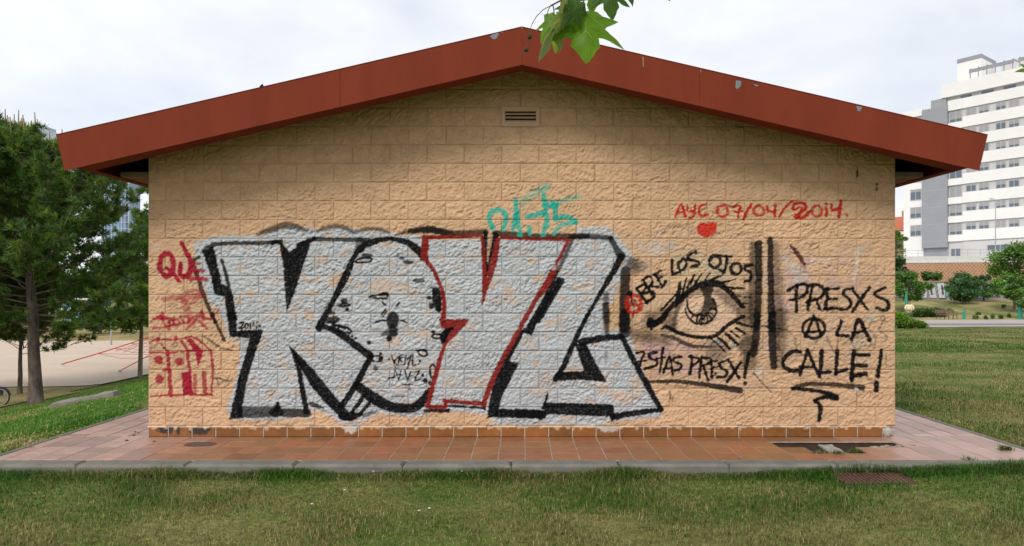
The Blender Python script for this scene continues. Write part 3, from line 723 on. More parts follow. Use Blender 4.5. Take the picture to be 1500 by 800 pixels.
# ---- right hand slogan
for s, w in (([(352,478),(342,560),(346,716)],25), ([(272,526),(350,478),(430,474),(442,530),(380,590),(288,612)],[26,22,26,28,24,22]), ([(490,480),(470,600),(450,702)],24), ([(448,482),(540,474),(594,522),(560,590),(438,632)],26), ([(520,606),(562,694)],22), ([(622,508),(620,600),(600,690)],26), ([(606,512),(728,506)],22), ([(618,606),(712,600)],20), ([(598,692),(706,684)],26), ([(856,508),(782,520),(774,560),(826,610),(832,660),(790,692),(716,690)],25), ([(850,512),(915,600),(984,694)],24), ([(1004,498),(930,600),(854,714)],28), ([(1142,496),(1062,540),(1060,570),(1150,612),(1178,660),(1140,702),(1068,684)],[28,26,24,28,30,30,26])):
    stroke('L', s, w, soft=.9)
stroke('L', [(300,130),(365,205),(412,284)], [26,34,26], WINE, .92); stroke('L', [(412,290),(432,325)], [14,6], WINE, .7)
for s, w, a in (([(540,78),(602,82)],14,.45), ([(448,150),(500,250),(522,170)],12,.5), ([(240,150),(250,222),(300,272),(352,240),(382,170)],9,.5), ([(812,60),(788,100),(842,150),(798,192)],8,.55), ([(772,140),(762,190),(728,216)],9,.4), ([(740,30),(720,90),(760,150)],9,.35), ([(700,390),(720,430),(760,430)],7,.5), ([(832,262),(830,320)],7,.5), ([(645,510),(640,610)],6,.35), ([(100,30),(170,90),(220,130)],9,.5)):
    stroke('M', s, w, (0.06,0.05,0.04), a, 1.1)
ring('M', 672,185,58,48,12,(0.1,0.08,0.07),.35,1.2); ring('M', 812,28,14,15,6,a=.6)
ring('M', 362,92,72,64,18)
for s, w in (([(308,148),(366,26),(408,142)],17), ([(308,122),(402,110)],14), ([(362,10),(362,40)],16), ([(542,48),(510,135)],19), ([(510,135),(588,142)],18), ([(610,168),(656,38),(724,168)],22), ([(618,122),(692,110)],18), ([(272,244),(220,244),(168,290),(168,340),(210,366),(258,366)],24), ([(274,392),(322,234)],19), ([(322,234),(398,408)],19), ([(272,342),(372,346)],17), ([(416,238),(405,382)],23), ([(405,382),(472,374)],20), ([(516,238),(506,388)],24), ([(506,384),(578,360)],20), ([(626,238),(615,330),(610,434)],25), ([(620,264),(728,268)],20), ([(620,330),(702,336)],22), ([(610,402),(698,388)],30), ([(802,238),(780,402)],[20,24]), ([(772,448),(770,498)],26)):
    stroke('M', s, w, soft=.9)
stroke('M', [(224,484),(320,456),(450,456),(560,466),(680,478)], [22,26,26,26,34], a=.9); stroke('M', [(226,486),(340,494),(430,508),(505,538)], [20,18,24,38])
stroke('M', [(510,548),(440,540),(366,560)], [34,22,18]); stroke('M', [(366,560),(406,600),(396,690)], [20,26,22]); dot('M', 640,488,8,(0.6,0.6,0.6),.8)
# bare cracks high on the right
stroke('P', [(1256,244),(1256,252),(1255,259)], [.8,3.4,.8], (0.03,0.02,0.015), .95, .6); stroke('P', [(1284,268),(1284,278)], 2, (0.05,0.03,0.02), .8, .6)
# dirt splashes along the foot of the wall
for k in range(30): dot('P', rng.uniform(225,1300), rng.uniform(612,626), rng.uniform(1,3), TAN*0.7, .35, 2.5)

def paint_at(X, z):
    u = (VX + X*137.0 - CX0)*CS - 0.5; v = (VY - (z-EYE)*137.0 - CY0)*CS - 0.5
    h, w = metal.shape
    u = np.clip(u, 0, w-2); v = np.clip(v, 0, h-2)
    c = sample(canvas, u, v); m = sample(metal, u, v)
    return np.concatenate([c, m[:, None]], 1)

# ------------------------------------------------------------------ the building
building = empty('masonry_building', (0, 0, 0))
tag(building, 'low tan concrete block building with red gable roof and large silver graffiti on its wall', 'building')
WZ0, CH = 0.113, 0.2003
EV = 0.232                          # roof pitch (rise over run)
def wall_top(x): return 3.985 - EV*np.abs(x)
def painted_wall_material():
    m = bpy.data.materials.new('painted_split_block'); m.use_nodes = True
    t = m.node_tree; b = t.nodes['Principled BSDF']
    a = t.nodes.new('ShaderNodeAttribute'); a.attribute_name = 'Col'
    tc = t.nodes.new('ShaderNodeTexCoord')
    n = t.nodes.new('ShaderNodeTexNoise'); n.inputs['Scale'].default_value = 45; n.inputs['Detail'].default_value = 6; n.inputs['Roughness'].default_value = .7
    t.links.new(tc.outputs['Object'], n.inputs['Vector'])
    r = t.nodes.new('ShaderNodeValToRGB'); r.color_ramp.elements[0].position = .3; r.color_ramp.elements[1].position = .7
    r.color_ramp.elements[0].color = (.86,.86,.86,1); r.color_ramp.elements[1].color = (1.1,1.1,1.1,1)
    t.links.new(n.outputs[0], r.inputs[0])
    mm = t.nodes.new('ShaderNodeMix'); mm.data_type = 'RGBA'; mm.blend_type = 'MULTIPLY'; mm.inputs[0].default_value = 1
    t.links.new(a.outputs['Color'], mm.inputs[6]); t.links.new(r.outputs[0], mm.inputs[7]); t.links.new(mm.outputs[2], b.inputs['Base Color'])
    rr_ = t.nodes.new('ShaderNodeMapRange'); rr_.inputs[3].default_value = 0.86; rr_.inputs[4].default_value = 0.50
    t.links.new(a.outputs['Alpha'], rr_.inputs[0]); t.links.new(rr_.outputs[0], b.inputs['Roughness'])
    me_ = t.nodes.new('ShaderNodeMapRange'); me_.inputs[3].default_value = 0.0; me_.inputs[4].default_value = 0.2
    t.links.new(a.outputs['Alpha'], me_.inputs[0]); t.links.new(me_.outputs[0], b.inputs['Metallic'])
    b.inputs['Specular IOR Level'].default_value = 0.06
    n2 = t.nodes.new('ShaderNodeTexNoise'); n2.inputs['Scale'].default_value = 95; n2.inputs['Detail'].default_value = 4
    t.links.new(tc.outputs['Object'], n2.inputs['Vector'])
    bp = t.nodes.new('ShaderNodeBump'); bp.inputs['Strength'].default_value = .8; bp.inputs['Distance'].default_value = .006
    t.links.new(n2.outputs[0], bp.inputs['Height']); t.links.new(bp.outputs[0], b.inputs['Normal'])
    return m
M['block'] = painted_wall_material()
M['plain'] = mat('plain_tan_wall', tuple(TAN), 0.88, 0.08, 3, 0.5, 40, 0.2)
# core of the building: gable prism a little behind the block faces
g = MB()
top = float(wall_top(HW-0.02)); ap = float(wall_top(0))
g.prism([(-HW+.02, -0.02), (HW-.02, -0.02), (HW-.02, top), (0, ap), (-HW+.02, top)], 0.03, 10.0, 'y')
wall = g.build('wall', M['plain'], building)
# relief of the split faces
RS = 0.004
_f = lambda a, b, s, r=0: field((1024, 2048), a, b, s, r)
REL = 0.34*_f(12, 8, 43) + 0.42*_f(2.6, 1.6, 41, .7) + 0.36*_f(1.35, 1.1, 42) - 0.85*(np.abs(_f(5.5, 3.2, 44, .75))-.8) - 0.45*(np.abs(_f(3.0, 2.0, 45, -.5))-.8)
REL = np.clip(REL, -2.2, 1.8)
def block_mesh(x0, x1, z0, z1, step, k):
    nx = max(4, int(round((x1-x0)/step))); nzz = max(3, int(round((z1-z0)/step)))
    ux = np.concatenate([[0], np.linspace(0, 1, nx+1), [1]]); uz = np.concatenate([[0], np.linspace(0, 1, nzz+1), [1]])
    gx, gz = np.meshgrid(x0+ux*(x1-x0), z0+uz*(z1-z0))
    gz = np.minimum(gz, wall_top(gx))
    ed = np.minimum(np.minimum(gx-x0, x1-gx), np.minimum(gz-z0, z1-gz))
    g = np.random.default_rng(1000+k)
    ox, oz = g.uniform(0, 2000), g.uniform(0, 1000)
    ra = g.choice((0, 0, .35, -.35, .7, math.pi)); ca, sa = math.cos(ra), math.sin(ra)
    rel = sample(REL, (gx*ca-gz*sa)/RS+ox, (gx*sa+gz*ca)/RS+oz)*g.uniform(.7, 1.3)
    tilt = g.uniform(-.004, .004)*(gx-(x0+x1)/2)/0.2 + g.uniform(-.003, .003)*(gz-(z0+z1)/2)/0.1
    # chipped edges: the split face bulges from a nearly flush arris
    y = -(0.0014 + (0.0030 + 0.0046*rel + tilt*.7)*sstep(0.0, 0.012, ed) + 0.0006*rel)
    y[0, :] = y[-1, :] = 0.03; y[:, 0] = y[:, -1] = 0.03
    V = np.stack([gx, y, gz], -1).reshape(-1, 3)
    ny_, nx_ = gx.shape; i = np.arange(ny_-1)[:, None]*nx_ + np.arange(nx_-1)[None, :]
    Fc = np.stack([i, i+1, i+nx_+1, i+nx_], -1).reshape(-1, 4)
    C = paint_at(V[:, 0], V[:, 2])
    C[:, :3] *= g.uniform(.96, 1.04)
    return V, Fc, C
def xw(px): return (px-VX)/137.0
blocks = []; JG = 0.0042
for k in range(0, 20):
    z0 = WZ0+k*CH; z1 = z0+CH
    if z0 > ap: break
    off = 242.7 if k % 2 == 0 else 270.05
    js = [-HW] + [xw(off+54.72*n) for n in range(-1, 22) if -HW+0.05 < xw(off+54.72*n) < HW-0.05] + [HW]
    for a, c in zip(js[:-1], js[1:]):
        if k == 16 and abs(VX+(a+c)/2*137-762.5) < 8: vent_cell = (a, c, z0, z1); continue
        ea, ec = (a if a == -HW else a+JG), (c if c == HW else c-JG)
        tmin = max(float(wall_top(ea)), float(wall_top(ec)))
        if z0+JG+0.02 > tmin: continue
        vis = max(0.0, min(z1, 3.82-EV*abs((a+c)/2))-z0)*(c-a)
        blocks.append((vis, k, ea, ec, z0+JG, z1-JG))
blocks.sort(key=lambda t: -t[0])
rest = []
for i, (vis, k, a, c, z0, z1) in enumerate(blocks):
    step = 0.0066 if k < 13 else 0.0080
    V, Fc, C = block_mesh(a, c, z0, z1, step, i)
    if i < 300:
        me = fast_mesh('block', V, Fc); set_col(me, C); link('block', me, M['block'], wall)
    else: rest.append((V, Fc, C))
if rest:
    o_ = 0; VV = []; FF = []; CC = []
    for V, Fc, C in rest: VV.append(V); FF.append(Fc+o_); CC.append(C); o_ += len(V)
    me = fast_mesh('block', np.concatenate(VV), np.concatenate(FF)); set_col(me, np.concatenate(CC))
    tag(link('block', me, M['block'], wall), kind='stuff')
# mortar joints, recessed, carrying the same coats of paint
VV = []; FF = []; o_ = 0
def strip_grid(x0, x1, z0, z1, sx, sz, y):
    global o_
    gx, gz = np.meshgrid(np.arange(x0, x1+sx*.5, sx), np.linspace(z0, z1, max(2, int((z1-z0)/sz)+1)))
    gz = np.minimum(gz, wall_top(gx))
    V = np.stack([gx, np.full(gx.shape, y), gz], -1).reshape(-1, 3); ny_, nx_ = gx.shape
    i = np.arange(ny_-1)[:, None]*nx_ + np.arange(nx_-1)[None, :]
    VV.append(V); FF.append(np.stack([i, i+1, i+nx_+1, i+nx_], -1).reshape(-1, 4)+o_); o_ += len(V)
for k in range(0, 20):
    z = WZ0+k*CH; half = min(HW, max(0, (3.985-z)/EV))
    if half < .1: break
    strip_grid(-half, half, z-JG-.002, z+JG+.002, 0.0105, 0.006, 0.0012)
for vis, k, a, c, z0, z1 in blocks:
    if c < HW: strip_grid(c-.002, c+2*JG+.002, z0, min(z1, float(wall_top(c))), 0.0062, 0.010, 0.0022)
V = np.concatenate(VV); me = fast_mesh('mortar_joint', V, np.concatenate(FF))
C = paint_at(V[:, 0], V[:, 2]); C[:, :3] *= 0.93
set_col(me, C); tag(link('mortar_joint', me, M['block'], wall), kind='stuff')

# skirting of glazed tiles
M['skirt'] = mat('glazed_skirting', None, rough=0.30, var=0.16, scale=10, attr=True, spec=0.6)
sx = [-HW+0.004] + [v for v in xs if -HW+.06 < v < xw(1292)-.02] + [xw(1292)]
sk_rng = np.random.default_rng(9)
for a, c in zip(sx[:-1], sx[1:]):
    a += .0055; c -= .0055
    ux = np.linspace(a, c, 26); uz = np.linspace(0.003, WZ0-.006, 12)
    ux = np.concatenate([[a], ux, [c]]); uz = np.concatenate([[uz[0]], uz, [uz[-1]]])
    gx, gz = np.meshgrid(ux, uz)
    y = np.full(gx.shape, -0.019); y[0, :] = y[-1, :] = 0.01; y[:, 0] = y[:, -1] = 0.01
    V = np.stack([gx, y, gz], -1).reshape(-1, 3); ny_, nx_ = gx.shape
    i = np.arange(ny_-1)[:, None]*nx_ + np.arange(nx_-1)[None, :]
    me = fast_mesh('skirting_tile', V, np.stack([i, i+1, i+nx_+1, i+nx_], -1).reshape(-1, 4))
    q = sk_rng.uniform(.75, 1.15); cc = np.tile(np.array((0.225, 0.085, 0.019))*q, (len(V), 1))
    px = VX+V[:, 0]*137.6; py = VY+(EYE-V[:, 2])*137.6
    nn = sample(n2, px*7, py*7)*1.2
    def spot(x, y, rx, ry, col3, amt):
        d_ = ((px-x)/rx)**2+((py-y)/ry)**2
        w_ = amt*(1-sstep(.5, 1.25, d_+nn*.2)); cc[:] = cc*(1-w_[:, None])+np.array(col3)*w_[:, None]
    for s_ in ((240, 629, 13, 7), (247, 628, 6, 10), (260, 630, 3.5, 9), (291, 632, 17, 5.5), (302, 628, 7, 5)): spot(*s_, (0.02, 0.016, 0.014), .95)
    spot(513, 627, 10, 9, (0.52, 0.50, 0.48), .85); spot(892, 626, 16, 8, (0.50, 0.46, 0.42), .8)
    for j in range(3): spot(sk_rng.uniform(px.min(), px.max()), sk_rng.uniform(625, 628), sk_rng.uniform(1.5, 5), sk_rng.uniform(1, 4), TAN, .75)
    set_col(me, cc); link('skirting_tile', me, M['skirt'], wall)
gb = MB(); gb.box(-HW+.002, xw(1292)+.004, -0.0165, 0.02, 0.0015, WZ0-.001)
gb.build('skirting_grout', mat('skirting_grout', (0.40,0.37,0.33), .9, .2, 20, .3, 90), wall)
MB().blob((xw(1299), -0.005, 0.055), .052, .03, .058, 9, 7, .16, rr).build('broken_corner', M['mortar'], wall)
# bead of tan paint along the top of the skirting
BEAD = mat('pale_paint', (0.66,0.50,0.35), .8, .1, 20); x = -HW
while x < HW-.1:
    L = rr.uniform(.05, .28); MB().box(x, min(HW-.02, x+L), -0.0215, -0.001, WZ0-.0052-rr.uniform(0, .006), WZ0+.0035).build('paint_bead', BEAD, wall); x += L+rr.uniform(0.03, .3)

# air vent
a, c, z0, z1 = vent_cell
M['vent'] = mat('vent_metal', (0.48, 0.33, 0.20), 0.6, 0.06, 12, 0.05, 60, 0.4)
M['dark'] = mat('dark_void', (0.012, 0.010, 0.009), 0.95, 0.1, 4)
vent = empty('air_vent', ((a+c)/2, -0.006, (z0+z1)/2), 0, building)
w2 = (c-a)/2+.004; h2 = (z1-z0)/2+.006; iw, ih = .165, .056
MB().box(-w2, w2, -.012, .03, ih, h2).box(-w2, w2, -.012, .03, -h2, -ih).box(-w2, -iw, -.012, .03, -ih, ih).box(iw, w2, -.012, .03, -ih, ih).build('vent_frame', M['vent'], vent)
MB().box(-iw, iw, .025, .034, -ih, ih).build('vent_cavity', M['dark'], vent)
for i in range(3):
    zc = -ih+.010+i*.038
    MB().prism([(-.011, zc-.006), (-.009, zc-.012), (.022, zc+.010), (.020, zc+.016)], -iw+.001, iw-.001, 'x').build('louvre', M['vent'], vent)

# ------------------------------------------------------------------ roof
roof = empty('roof', (0, 0, 0), 0, building)
M['fascia'] = mat('red_oxide_sheet', (0.172, 0.032, 0.0155), 0.80, 0.12, 1.6, 0.02, 5, 0.10, stretch=(1.6, 1, .35))
M['roofsheet'] = mat('roof_sheet', (0.20, 0.045, 0.028), 0.6, 0.12, 2, 0.1, 10)
M['bare'] = mat('bare_galvanised', (0.14, 0.175, 0.195), 0.45, 0.15, 30, 0.0, 1, 0.5)
M['soffit'] = mat('soffit_board', (0.20, 0.055, 0.035), 0.7, 0.1, 4, 0.1, 20)
M['timber'] = mat('pale_batten', (0.20, 0.15, 0.11), 0.8, 0.15, 8, .2, 30)
YR = -0.60
RT = 4.1395; RB = 3.772; SL = 0.2317
def ztop(x): return RT - SL*abs(x)
def zbot(x): return RB - SL*abs(x)
XT, XB = 4.560, 4.476
def fascia_panel(xa, xb):
    """one length of folded sheet: face, bottom flange and top lip"""
    s = 1 if xb > 0 and xa >= 0 else -1
    def end(x, t):   # ends are cut square to the slope
        return x
    A_t, B_t = xa, xb; A_b, B_b = xa, xb
    if abs(xb) > 4.5: A_b, B_b = (xa, XB*s) if s > 0 else (xa, xb)
    if s < 0 and abs(xa) > 4.5: A_b = -XB
    P = lambda x, z, y: (x, y, z)
    q = []
    for y in (YR, YR+.004):
        q += [P(A_t, ztop(A_t), y), P(B_t, ztop(B_t), y), P(B_b, zbot(B_b), y), P(A_b, zbot(A_b), y)]
    m = MB(); m.add(q, [(0,3,2,1),(4,5,6,7),(0,1,5,4),(1,2,6,5),(2,3,7,6),(3,0,4,7)])
    # bottom flange, 0.16 deep
    y0, y1, th = YR+.0045, YR+.20, .004
    A_b = max(A_b, -XB+.13); B_b = min(B_b, XB-.13)
    q = [P(A_b, zbot(A_b), y0), P(B_b, zbot(B_b), y0), P(B_b, zbot(B_b), y1), P(A_b, zbot(A_b), y1)]
    q += [(v[0], v[1], v[2]+th) for v in q]
    m.add(q, [(0,3,2,1),(4,5,6,7),(0,1,5,4),(1,2,6,5),(2,3,7,6),(3,0,4,7)])
    # top lip
    q = [P(A_t, ztop(A_t)+.001, YR-.004), P(B_t, ztop(B_t)+.001, YR-.004), P(B_t, ztop(B_t)+.001, YR+.10), P(A_t, ztop(A_t)+.001, YR+.10)]
    q += [(v[0], v[1], v[2]+.006) for v in q]
    m.add(q, [(0,3,2,1),(4,5,6,7),(0,1,5,4),(1,2,6,5),(2,3,7,6),(3,0,4,7)])
    return m.build('fascia_panel', M['fascia'], roof)
sF = F/(DW+YR)
def xf(px): return (px-VX)/sF
cuts = [-XT, xf(498), xf(762), xf(1025), XT]
fascia_panel(cuts[0], cuts[1]-.0015); fascia_panel(cuts[1]+.0015, -.0008); fascia_panel(.0008, cuts[3]-.0015); fascia_panel(cuts[3]+.0015, XT)
# roof covering, two slopes
for s in (-1, 1):
    m = MB()
    pr = [(0, RT-.012), (s*(XT-.005), ztop(XT)-.012), (s*(XT-.02), ztop(XT)-.05), (0, RT-.05)]
    if s > 0: pr = pr[::-1]
    m.prism(pr, YR+.006, 10.5, 'y'); m.build('roof_sheet', M['roofsheet'], roof)
    # standing edge fascia along each eave
    m = MB(); q = []
    for y in (YR+.0045, 10.5):
        q += [(s*(XT-.003), y, ztop(XT)-.016), (s*XB, y, zbot(XB)+.055), (s*(XB-.10), y, zbot(XB)+.055), (s*(XB-.10), y, zbot(XB)+.060), (s*(XB-.004), y, zbot(XB)+.060), (s*(XT-.03), y, ztop(XT)-.016)]
    n = 6
    m.add(q, [tuple(range(n)), tuple(range(2*n-1, n-1, -1))]+[(i, i+n, (i+1) % n+n, (i+1) % n) for i in range(n)])
    m.build('eave_board', M['fascia'], roof)
    # flat soffit under the side overhang, battens and an open corner
    x0_, x1_ = (XB-.098, HW-.03)
    m = MB(); m.box(min(s*x0_, s*x1_), max(s*x0_, s*x1_), .16, 10.2, zbot(XB)+.064, zbot(XB)+.080); m.build('soffit', M['soffit'], roof)
    m = MB(); m.box(min(s*(XB-.12), s*HW), max(s*(XB-.12), s*HW), .105, .15, zbot(XB)+.060, zbot(XB)+.112); m.build('batten', M['timber'], roof)
    q = []
    for y in (-0.385, -0.35):
        q += [(s*.02, y, RB+.018), (s*4.36, y, zbot(4.36)+.018), (s*4.36, y, zbot(4.36)+.085), (s*.02, y, RB+.085)]
    m = MB(); m.add(q, [(0,1,2,3),(7,6,5,4),(0,4,5,1),(1,5,6,2),(2,6,7,3),(3,7,4,0)]); m.build('verge_batten', M['soffit'], roof)
    # dark underside of the deck between the flange and the wall
    q = []
    for y in (YR+.02, 10.45):
        q += [(0, y, RT-.056), (s*(XT-.1), y, ztop(XT-.1)-.056), (s*(XT-.1), y, ztop(XT-.1)-.076), (0, y, RT-.066)]
    m = MB(); m.add(q, [(0,1,2,3),(7,6,5,4),(0,4,5,1),(1,5,6,2),(2,6,7,3),(3,7,4,0)]); m.build('deck_underside', M['soffit'], roof)
rgb = MB().prism([(-XT+.06, zbot(XT)+.02), (XT-.06, zbot(XT)+.02), (XT-.02, ztop(XT)-.06), (0, RT-.06), (-XT+.02, ztop(XT)-.06)], 10.46, 10.49, 'y'); rgb.build('rear_fascia', M['fascia'], roof)
# flakes where the red coat has gone from the top edge
for pts in ([(718,53),(723,49),(731,47),(730,52),(727,57),(722,58)], [(733,47),(737,45.5),(736,48)], [(1078,118),(1086,119),(1085,126),(1080,131),(1077,128)], [(1254,155),(1263,157),(1260,163),(1256,163)], [(1103,123),(1112,125.5),(1108,127)], [(941,83),(943,84),(943,99),(941.5,98)], [(1025,102),(1027.5,103),(1026.5,107)]):
    P3 = [((px-VX)/sF, EYE+(VY-py)/sF) for px, py in pts]
    P3 = [(x, min(z, ztop(x)-.002)) for x, z in P3]
    MB().prism(P3, YR-.0022, YR-.0006, 'y').build('bare_patch', M['bare'] if len(pts) != 4 or pts[0][0] > 1200 else M['timber'], roof)
# lumps of mortar and nest left under the flange
for px, py, w_, h_ in ((655,119,.06,.025),(667,118,.05,.03),(674,121,.04,.02),(757,99,.03,.045),(763,99,.022,.05),(484,161,.07,.02),(496,160,.05,.028),(1030,159,.06,.03),(1040,163,.05,.02),(1026,157,.03,.02)):
    p = at(px, py, DW-.10); MB().blob((p.x, -.10+rr.uniform(-.02, .05), p.z), w_, .05, h_, 8, 5, .35, rr).build('mortar_lump', M['mortar'], roof)
MB().tube([at(381,128,DW+YR+.2), at(384,124,DW+YR+.2), at(386,129,DW+YR+.2)], .012, 5).build('roof_clip', M['dark'], roof)

# ------------------------------------------------------------------ drain cover in the grass
M['rust'] = mat('rusty_iron', (0.115, 0.055, 0.045), 0.85, 0.3, 20, 0.4, 90, 0.3)
gz_ = float(height(3.0, -1.3))
dc = empty('drain_cover', (3.04, -1.335, gz_+.012)); tag(dc, 'rusty ribbed iron drain cover lying in the grass before the kerb', 'drain cover')
MB().box(-.29, .29, -.135, .135, -.05, -.006).build('base_plate', M['rust'], dc)
MB().box(-.31, .31, -.155, -.137, -.06, .010).box(-.31, .31, .137, .155, -.06, .010).box(-.31, -.292, -.137, .137, -.06, .010).box(.292, .31, -.137, .137, -.06, .010).build('frame', M['rust'], dc)
for i in range(15):
    x = -.27+i*.0385
    MB().add([(x-.012, -.132, -.006), (x+.006, -.132, -.006), (x+.022, .132, -.006), (x+.004, .132, -.006), (x-.010, -.132, .006), (x+.004, -.132, .006), (x+.020, .132, .006), (x+.006, .132, .006)], [(0,3,2,1),(4,5,6,7),(0,1,5,4),(1,2,6,5),(2,3,7,6),(3,0,4,7)]).build('rib', M['rust'], dc)

# ------------------------------------------------------------------ vegetation helpers
def needle_mesh(name, C, D, n, ln, wd, spread, cols, seed, jit=0.25):
    """tufts of needles: C (t,3) bases, D (t,3) directions"""
    g = np.random.default_rng(seed); t = len(C)
    d = D[:, None, :] + g.normal(0, spread, (t, n, 3)); d /= np.linalg.norm(d, axis=2, keepdims=True)
    L = ln*g.uniform(.7, 1.25, (t, n, 1))
    side = np.cross(d, g.normal(0, 1, (t, n, 3))); side /= np.linalg.norm(side, axis=2, keepdims=True)+1e-6
    base = C[:, None, :] + d*0.01
    tip = base + d*L; a = base + side*wd + d*L*.12; b = base - side*wd + d*L*.12
    V = np.stack([a, b, tip], 2).reshape(-1, 3); Fc = np.arange(len(V)).reshape(-1, 3)
    me = fast_mesh(name, V, Fc)
    cc = cols[g.integers(0, len(cols), t)]*g.uniform(1-jit, 1+jit, (t, 1))
    set_col(me, np.repeat(cc, n*3, 0)); return me

def leaf_mesh(name, C, size, cols, seed, up=0.35, jit=0.25, per=None):
    """loose leaves: one folded quad each"""
    g = np.random.default_rng(seed); t = len(C)
    nrm = g.normal(0, 1, (t, 3)); nrm[:, 2] = np.abs(nrm[:, 2])+up; nrm /= np.linalg.norm(nrm, axis=1, keepdims=True)
    u = np.cross(nrm, g.normal(0, 1, (t, 3))); u /= np.linalg.norm(u, axis=1, keepdims=True)+1e-6
    w = np.cross(nrm, u); s = size*g.uniform(.6, 1.3, (t, 1))
    V = np.stack([C-u*s, C-w*s*.5+nrm*s*.12, C+u*s, C+w*s*.5+nrm*s*.12], 1).reshape(-1, 3)
    me = fast_mesh(name, V, np.arange(len(V)).reshape(-1, 4))
    cc = cols[g.integers(0, len(cols), t)]*g.uniform(1-jit, 1+jit, (t, 1))
    if per is not None: cc = cc*per[:, None]
    set_col(me, np.repeat(cc, 4, 0)); return me

M['bark'] = mat('pine_bark', (0.05, 0.038, 0.03), 0.95, 0.3, 7, 1.0, 18, 0.15, c2=(0.15, 0.12, 0.10), stretch=(1, 1, .35))
M['bark2'] = mat('grey_bark', (0.11, 0.085, 0.06), 0.95, 0.3, 6, .8, 20, 0.15, c2=(0.22, 0.18, 0.14), stretch=(1, 1, .4))
M['needle'] = leaf_mat('pine_needles', .2, .30, .5, (1.3, 1.3, .6), .8)
M['leaf'] = leaf_mat('tree_leaves', .2, .30, .5, (1.4, 1.4, .6), .5)
M['candle'] = mat('pine_shoots', (0.26, 0.19, 0.085), .8, .25, 4)
PINE = np.array((2.15, 1.85, 1.4))*np.array([(0.030, 0.075, 0.022), (0.042, 0.098, 0.024), (0.026, 0.064, 0.026), (0.075, 0.125, 0.024), (0.050, 0.098, 0.032)])
def pine(name, label, base, H, rad, tr, seed, limbs=40, clear=.32, lean=(0, 0), tufts=9, ndl=15, ln=.17, wd=.011, cols=PINE, candles=60, cat='tree', group=None, up=.32, trunk_r2=.25, flat=1.0):
    g = random.Random(seed); root = empty(name, base); tag(root, label, cat, group)
    tp = []
    for i in range(10):
        t = i/9; tp.append(Vector((lean[0]*t*t+g.uniform(-.05, .05)*t*2, lean[1]*t*t+g.uniform(-.05, .05)*t*2, H*.97*t-.15)))
    MB().tube(tp, [tr*(1.25 if i == 0 else 1)*(1-(i/9)*(1-trunk_r2)) for i in range(10)], 12).build('trunk', M['bark'], root, True)
    def tpos(t):
        f = t*9; i = min(8, int(f)); return tp[i].lerp(tp[i+1], f-i)
    wood = MB(); C = []; D = []; cn = MB(); tips = []
    for i in range(limbs):
        t = clear+(1-clear)*((i+.5)/limbs)**.85; a = i*2.399+g.uniform(-.4, .4)
        u = (t-clear)/(1-clear)
        prof = (min(1.0, .80+1.0*u) if u < .3 else 1.0-(u-.3)*1.0 if u < .65 else (1-(u-.65)/.35)*.62+.05)
        L = rad*prof*g.uniform(.72, 1.1)*flat
        st = tpos(t); rise = up*g.uniform(.5, 1.5)+u*.55-.34*max(0, 1-u*3)-.10
        pts = [st]; d = Vector((math.cos(a), math.sin(a), rise)).normalized()
        for k in range(1, 6):
            d = (d+Vector((g.uniform(-.15, .15), g.uniform(-.15, .15), .07+g.uniform(-.05, .1)))).normalized()
            pts.append(pts[-1]+d*L/5)
        wood.tube(pts, [tr*.17*(1-u*.5)*(1-k/5.6) for k in range(6)], 5, False)
        ntw = max(5, int(L*5.0))
        for j in range(ntw):
            f = .28+.72*(j+g.random())/ntw; fi = f*5; k = min(4, int(fi)); p = pts[k].lerp(pts[k+1], fi-k)
            ax = (pts[k+1]-pts[k]).normalized()
            td = (ax*.6+Vector((g.gauss(0, .7), g.gauss(0, .7), g.gauss(.35, .4)))).normalized(); tl = g.uniform(.25, .75)*(.6+.4*L/rad)
            q = p+td*tl+Vector((0, 0, .12*tl))
            wood.tube([p, p.lerp(q, .5), q], [.016, .012, .006], 3, False)
            for m_ in range(tufts):
                ff = .45+.6*(m_+1)/tufts; c = p.lerp(q, ff)+Vector((g.gauss(0, .07), g.gauss(0, .07), g.gauss(0, .05)))
                C.append(c); D.append(td*.5+Vector((g.gauss(0, .3), g.gauss(0, .3), .55+g.gauss(0, .2))))
            tips.append(q)
    wood.build('branch', M['bark'], root); root.children[-1]['kind'] = 'stuff'
    me = needle_mesh('crown', np.array(C), np.array(D), ndl, ln, wd, .55, cols, seed)
    link('crown', me, M['needle'], root)
    tips.sort(key=lambda p: -(p.z*1.2+math.hypot(p.x, p.y)*.35))
    for p in tips[:candles]:
        h = g.uniform(.2, .6); e = p+Vector((g.uniform(-.03, .03), g.uniform(-.03, .03), h))
        cn.tube([p, e], [.022, .012], 4)
    if candles: cn.build('shoots', M['candle'], root)['kind'] = 'stuff'
    return root

